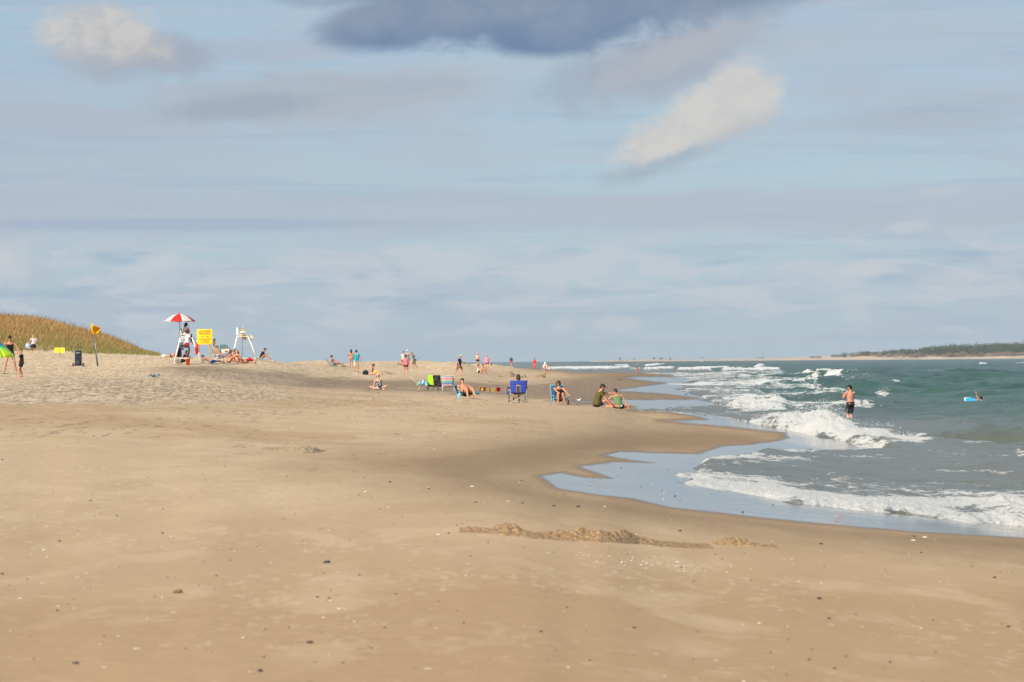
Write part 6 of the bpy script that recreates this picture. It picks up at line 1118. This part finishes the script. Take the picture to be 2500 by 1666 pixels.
# ------------------------------------------------------------------ foreground heaps, shells, pebbles
def heap(name, label, outline, Yg, depth, seed, m, hs=1.0):
    """ragged ridge of dug sand: outline = [(px, base py, height px)]"""
    P = [(ground(a, b_, Yg), h * Yg / F) for a, b_, h in outline]; root = P[len(P) // 2][0].copy(); t = thing(name, label, 'sand pile', root - Vector((0, 0, .01)), 0, 'piles of sand on the foreground beach')
    s = np.linspace(0, len(P) - 1, 420); X = np.interp(s, range(len(P)), [p[0].x for p in P]); Y0 = np.interp(s, range(len(P)), [p[0].y for p in P]); Hh_ = np.interp(s, range(len(P)), [p[1] for p in P])
    v = np.linspace(-1, 1, 60); Xv = np.tile(X, (60, 1)); Yv = Y0[None, :] + v[:, None] * depth / 2 + depth * .2; b0 = height(Xv, Yv)
    prof = np.clip(1 - abs(v[:, None]) ** 1.2, 0, 1) ** 1.3; n1 = fbm(Xv * 9, Yv * 7, 5, seed, .68); n2 = fbm(Xv * 26, Yv * 26, 3, seed + 5, .7)
    q = prof * Hh_[None, :] * (.25 + 1.2 * n1 ** 1.2) * .80 + (n2 - .5) * .03 * prof ** .5 * np.clip(Hh_ / .05, .15, 1) - .012 * (prof < .15)
    o = grid_mesh('heap', Xv - root.x, Yv - root.y, b0 + q - root.z + .01, {}, m); o.parent = t; return t
WR = mat('loose_sand', (.32, .205, .105), .95, .5, 26, 1.0)
heap('sand_pile', 'long ragged ridge of loose golden sand in the foreground', [(1120, 1298, 1), (1150, 1299, 14), (1185, 1300, 9), (1215, 1302, 22), (1240, 1304, 31), (1270, 1307, 20), (1300, 1311, 10), (1330, 1313, 12), (1360, 1316, 24), (1400, 1318, 32), (1430, 1319, 30), (1465, 1320, 38), (1500, 1322, 30), (1535, 1323, 32), (1560, 1325, 22), (1600, 1330, 9), (1660, 1334, 7), (1700, 1336, 5), (1740, 1336, 2)], 28, 1.1, 41, WR)
heap('sand_pile', 'small cone of loose sand at the right end of the foreground ridge', [(1745, 1328, 2), (1765, 1329, 16), (1785, 1330, 26), (1800, 1330, 27), (1820, 1331, 18), (1850, 1333, 7), (1900, 1337, 2)], 28, .9, 43, WR)
heap('sand_pile', 'little sand heap lying alone in the middle of the beach', [(640, 1096, 1), (680, 1098, 4), (720, 1103, 12), (745, 1105, 17), (765, 1105, 16), (778, 1104, 6), (790, 1103, 1)], 52, 1.8, 45, mat('pale_heap', (.36, .265, .165), .95, .4, 20, 1.0))
SH = [(1598 * 0 + 798, 1375, 26, 'd', 'long blue grey shell, the largest on the open foreground sand'), (434, 1447, 30, 'w', 'flat olive scrap of driftwood in the left foreground'), (185, 1621, 24, 'd', 'dark pebble near the bottom left corner'), (756, 1570, 25, 'd', 'elongated dark pebble low in the middle left foreground'), (775, 1458, 12, 'd', 'dark pebble left of the white shells'), (803, 1461, 12, 'w', 'yellowish shell above the pair of white shells'), (808, 1468, 13, 's', 'white shell right beside the yellowish one'), (828, 1488, 15, 's', 'white shell just below the yellowish group'), (790, 1509, 12, 's', 'small pale shell left of the lower white pair'), (865, 1519, 11, 's', 'pale round shell right of the lower pair'), (877, 1405, 11, 'd', 'dark round pebble right of the largest shell'), (140, 1491, 11, 'd', 'dark pebble in the warm patch at the left'), (5, 1402, 14, 'd', 'dark pebble at the left edge of the picture'), (221, 1223, 10, 'd', 'dark pebble alone on smooth sand at the left'), (360, 1512, 10, 's', 'pale shell in the lower left foreground'), (952, 1178, 12, 'd', 'dark pebble above the damp sand left of centre'), (892, 1202, 13, 's', 'pale shell below the dark pebble left of centre'), (1153, 1189, 14, 's', 'flat white shell on damp sand above the long ridge'), (1161, 1227, 11, 'd', 'dark pebble on damp sand above the long ridge'), (1241, 1225, 10, 's', 'pale shell left of three dark pebbles by the wet sand'), (1275, 1229, 9, 'd', 'first small dark pebble near the edge of the wet sand'), (1352, 1236, 13, 'd', 'second dark pebble near the edge of the wet sand'), (1411, 1238, 16, 'd', 'largest dark pebble near the edge of the wet sand'), (1477, 1238, 10, 's', 'white shell right of the three dark pebbles'), (1660, 1297, 14, 'd', 'dark shell above the right part of the ridge'), (1813, 1251, 9, 'd', 'dark stone on the shiny wet sand'), (2004, 1329, 14, 'd', 'dark pebble right of the small sand cone'), (2230, 1321, 15, 's', 'cream shell on damp sand at the right'), (2258, 1313, 16, 's', 'curved white shell piece at the right by the wet sand'), (2231, 1310, 10, 'd', 'small dark pebble above the cream shell'), (2000, 1462, 18, 'd', 'dark oval pebble in the right foreground'), (2462, 1531, 14, 'd', 'dark pebble near the right edge'), (1548, 1533, 13, 'd', 'dark pebble right of centre in the foreground'), (1320, 1543, 14, 'd', 'brown pebble low in the centre foreground'), (635, 1638, 20, 'd', 'dark pebble at the bottom left of centre'), (1922, 1530, 10, 's', 'tiny pale shell low on the right'), (1383, 1484, 10, 'd', 'small grey pebble at the centre of the foreground'), (2428, 1411, 14, 'd', 'thin dark stick shaped pebble on the right'), (1065, 1535, 10, 's', 'small pale shell in the centre foreground'), (1095, 1302, 10, 'd', 'dark pebble at the left tip of the long ridge'), (1070, 1307, 14, 's', 'white shell at the left tip of the long ridge'), (1211, 1302, 9, 's', 'bright white shell chip at the foot of the ridge'), (2037, 1027, 0, 'x', '')]
CM_ = {'d': mat('dark_stone', (.05, .045, .045), .6, .3, 30), 's': mat('shell_white', (.68, .58, .44), .6, .15, 30), 'w': mat('drift_bark', (.20, .14, .06), .9, .3, 30)}
for (px, py, wpx, kd, lb) in SH:
    if not wpx: continue
    Yg_ = 1.72 * F / (py - hz(px)); g = ground(px, py, Yg_); w = wpx * g.y / F * (.72 if kd == 'd' else .85)
    rz_ = random.uniform(-25, 25); nm = {'d': 'pebble', 's': 'shell', 'w': 'driftwood'}[kd]; m = MB()
    if kd == 's': m.sheet(lambda u, v: (w * (u - .5), w * .8 * (v - .5) * math.sin(math.pi * (.12 + .76 * u)), w * .25 * math.sin(math.pi * u) * math.sin(math.pi * (.1 + .8 * v)) + .001 * math.sin(40 * u)), 14, 10, w * .06)
    else: m.ell((0, 0, w * .13), w * .5, w * .36, w * .2, n=12); m.ell((w * .15, .05 * w, w * .15), w * .32, w * .26, w * .19, n=10)
    o = m.obj(nm, CM_[kd], None, vox=w / 22 if kd != 's' else None, sm=2); o.location = g; o.rotation_euler = (0, R(random.uniform(-6, 6)), R(rz_)); tag(o, lb, nm, 'shells and stones on the foreground sand')
def debris():
    rs = np.random.RandomState(77)
    for nm, m_, cnt, lab, cat in (('shell_hash', CM_['s'], 900, 'scattered pale shell fragments on the sand', 'shells'), ('gravel', CM_['d'], 1300, 'scattered dark pebbles and shell bits on the sand', 'gravel')):
        v = []; f = []
        for k in range(cnt):
            band_ = rs.rand() < .5
            if band_: px = rs.uniform(-100, 1000); py = rs.normal(975, 34) + 0 * px
            else: px = rs.uniform(-100, 2550); py = 930 + 720 * rs.rand() ** 2.2
            if rs.rand() < .10 and nm == 'shell_hash': px = rs.normal(1600, 90); py = rs.normal(1342, 9)
            if py - hz(px) < 45 or py > 1660: continue
            Yk = 1.72 * F / (py - hz(px)); X = (px - CX) / F * Yk; z = float(hbase(X, Yk))
            if z < .45: continue
            s = rs.uniform(.006, .017) * (.55 + Yk / 75) * (1 if rs.rand() < .85 else 1.5); o = len(v); a = rs.uniform(0, 3.14); z = float(height(X, Yk)) + s * .12; c, d = math.cos(a), math.sin(a); el = rs.uniform(.4, .9)
            for (x, y, q) in ((1, 0, 0), (.3, .9, 0), (-.8, .6, 0), (-.9, -.5, 0), (.2, -.9, 0), (0, 0, .55)): v.append((X + (x * c - y * el * d) * s, Yk + (x * d + y * el * c) * s, z + q * s))
            f += [(o, o + 1, o + 5), (o + 1, o + 2, o + 5), (o + 2, o + 3, o + 5), (o + 3, o + 4, o + 5), (o + 4, o, o + 5)]
        mm = MB(); mm.v = v; mm.f = f; tag(mm.obj(nm, m_, None, smooth=True), lab, cat, kind='stuff')
debris()

# ------------------------------------------------------------------ sea air
hb = MB().box((0, 4700, 27.5), 19800, 9900, 65); me = hb.mesh('haze', False); hzm = bpy.data.materials.new('sea_air'); hzm.use_nodes = True; hn = hzm.node_tree.nodes; hn.remove(hn['Principled BSDF'])
pv = hn.new('ShaderNodeVolumePrincipled'); pv.inputs['Color'].default_value = (.80, .88, .96, 1); pv.inputs['Density'].default_value = 3.5e-5; hzm.node_tree.links.new(pv.outputs[0], hn['Material Output'].inputs['Volume'])
me.materials.append(hzm); ho = bpy.data.objects.new('haze', me); COL.objects.link(ho); tag(ho, 'thin pale sea air between the beach and the far shore', 'haze', kind='stuff')
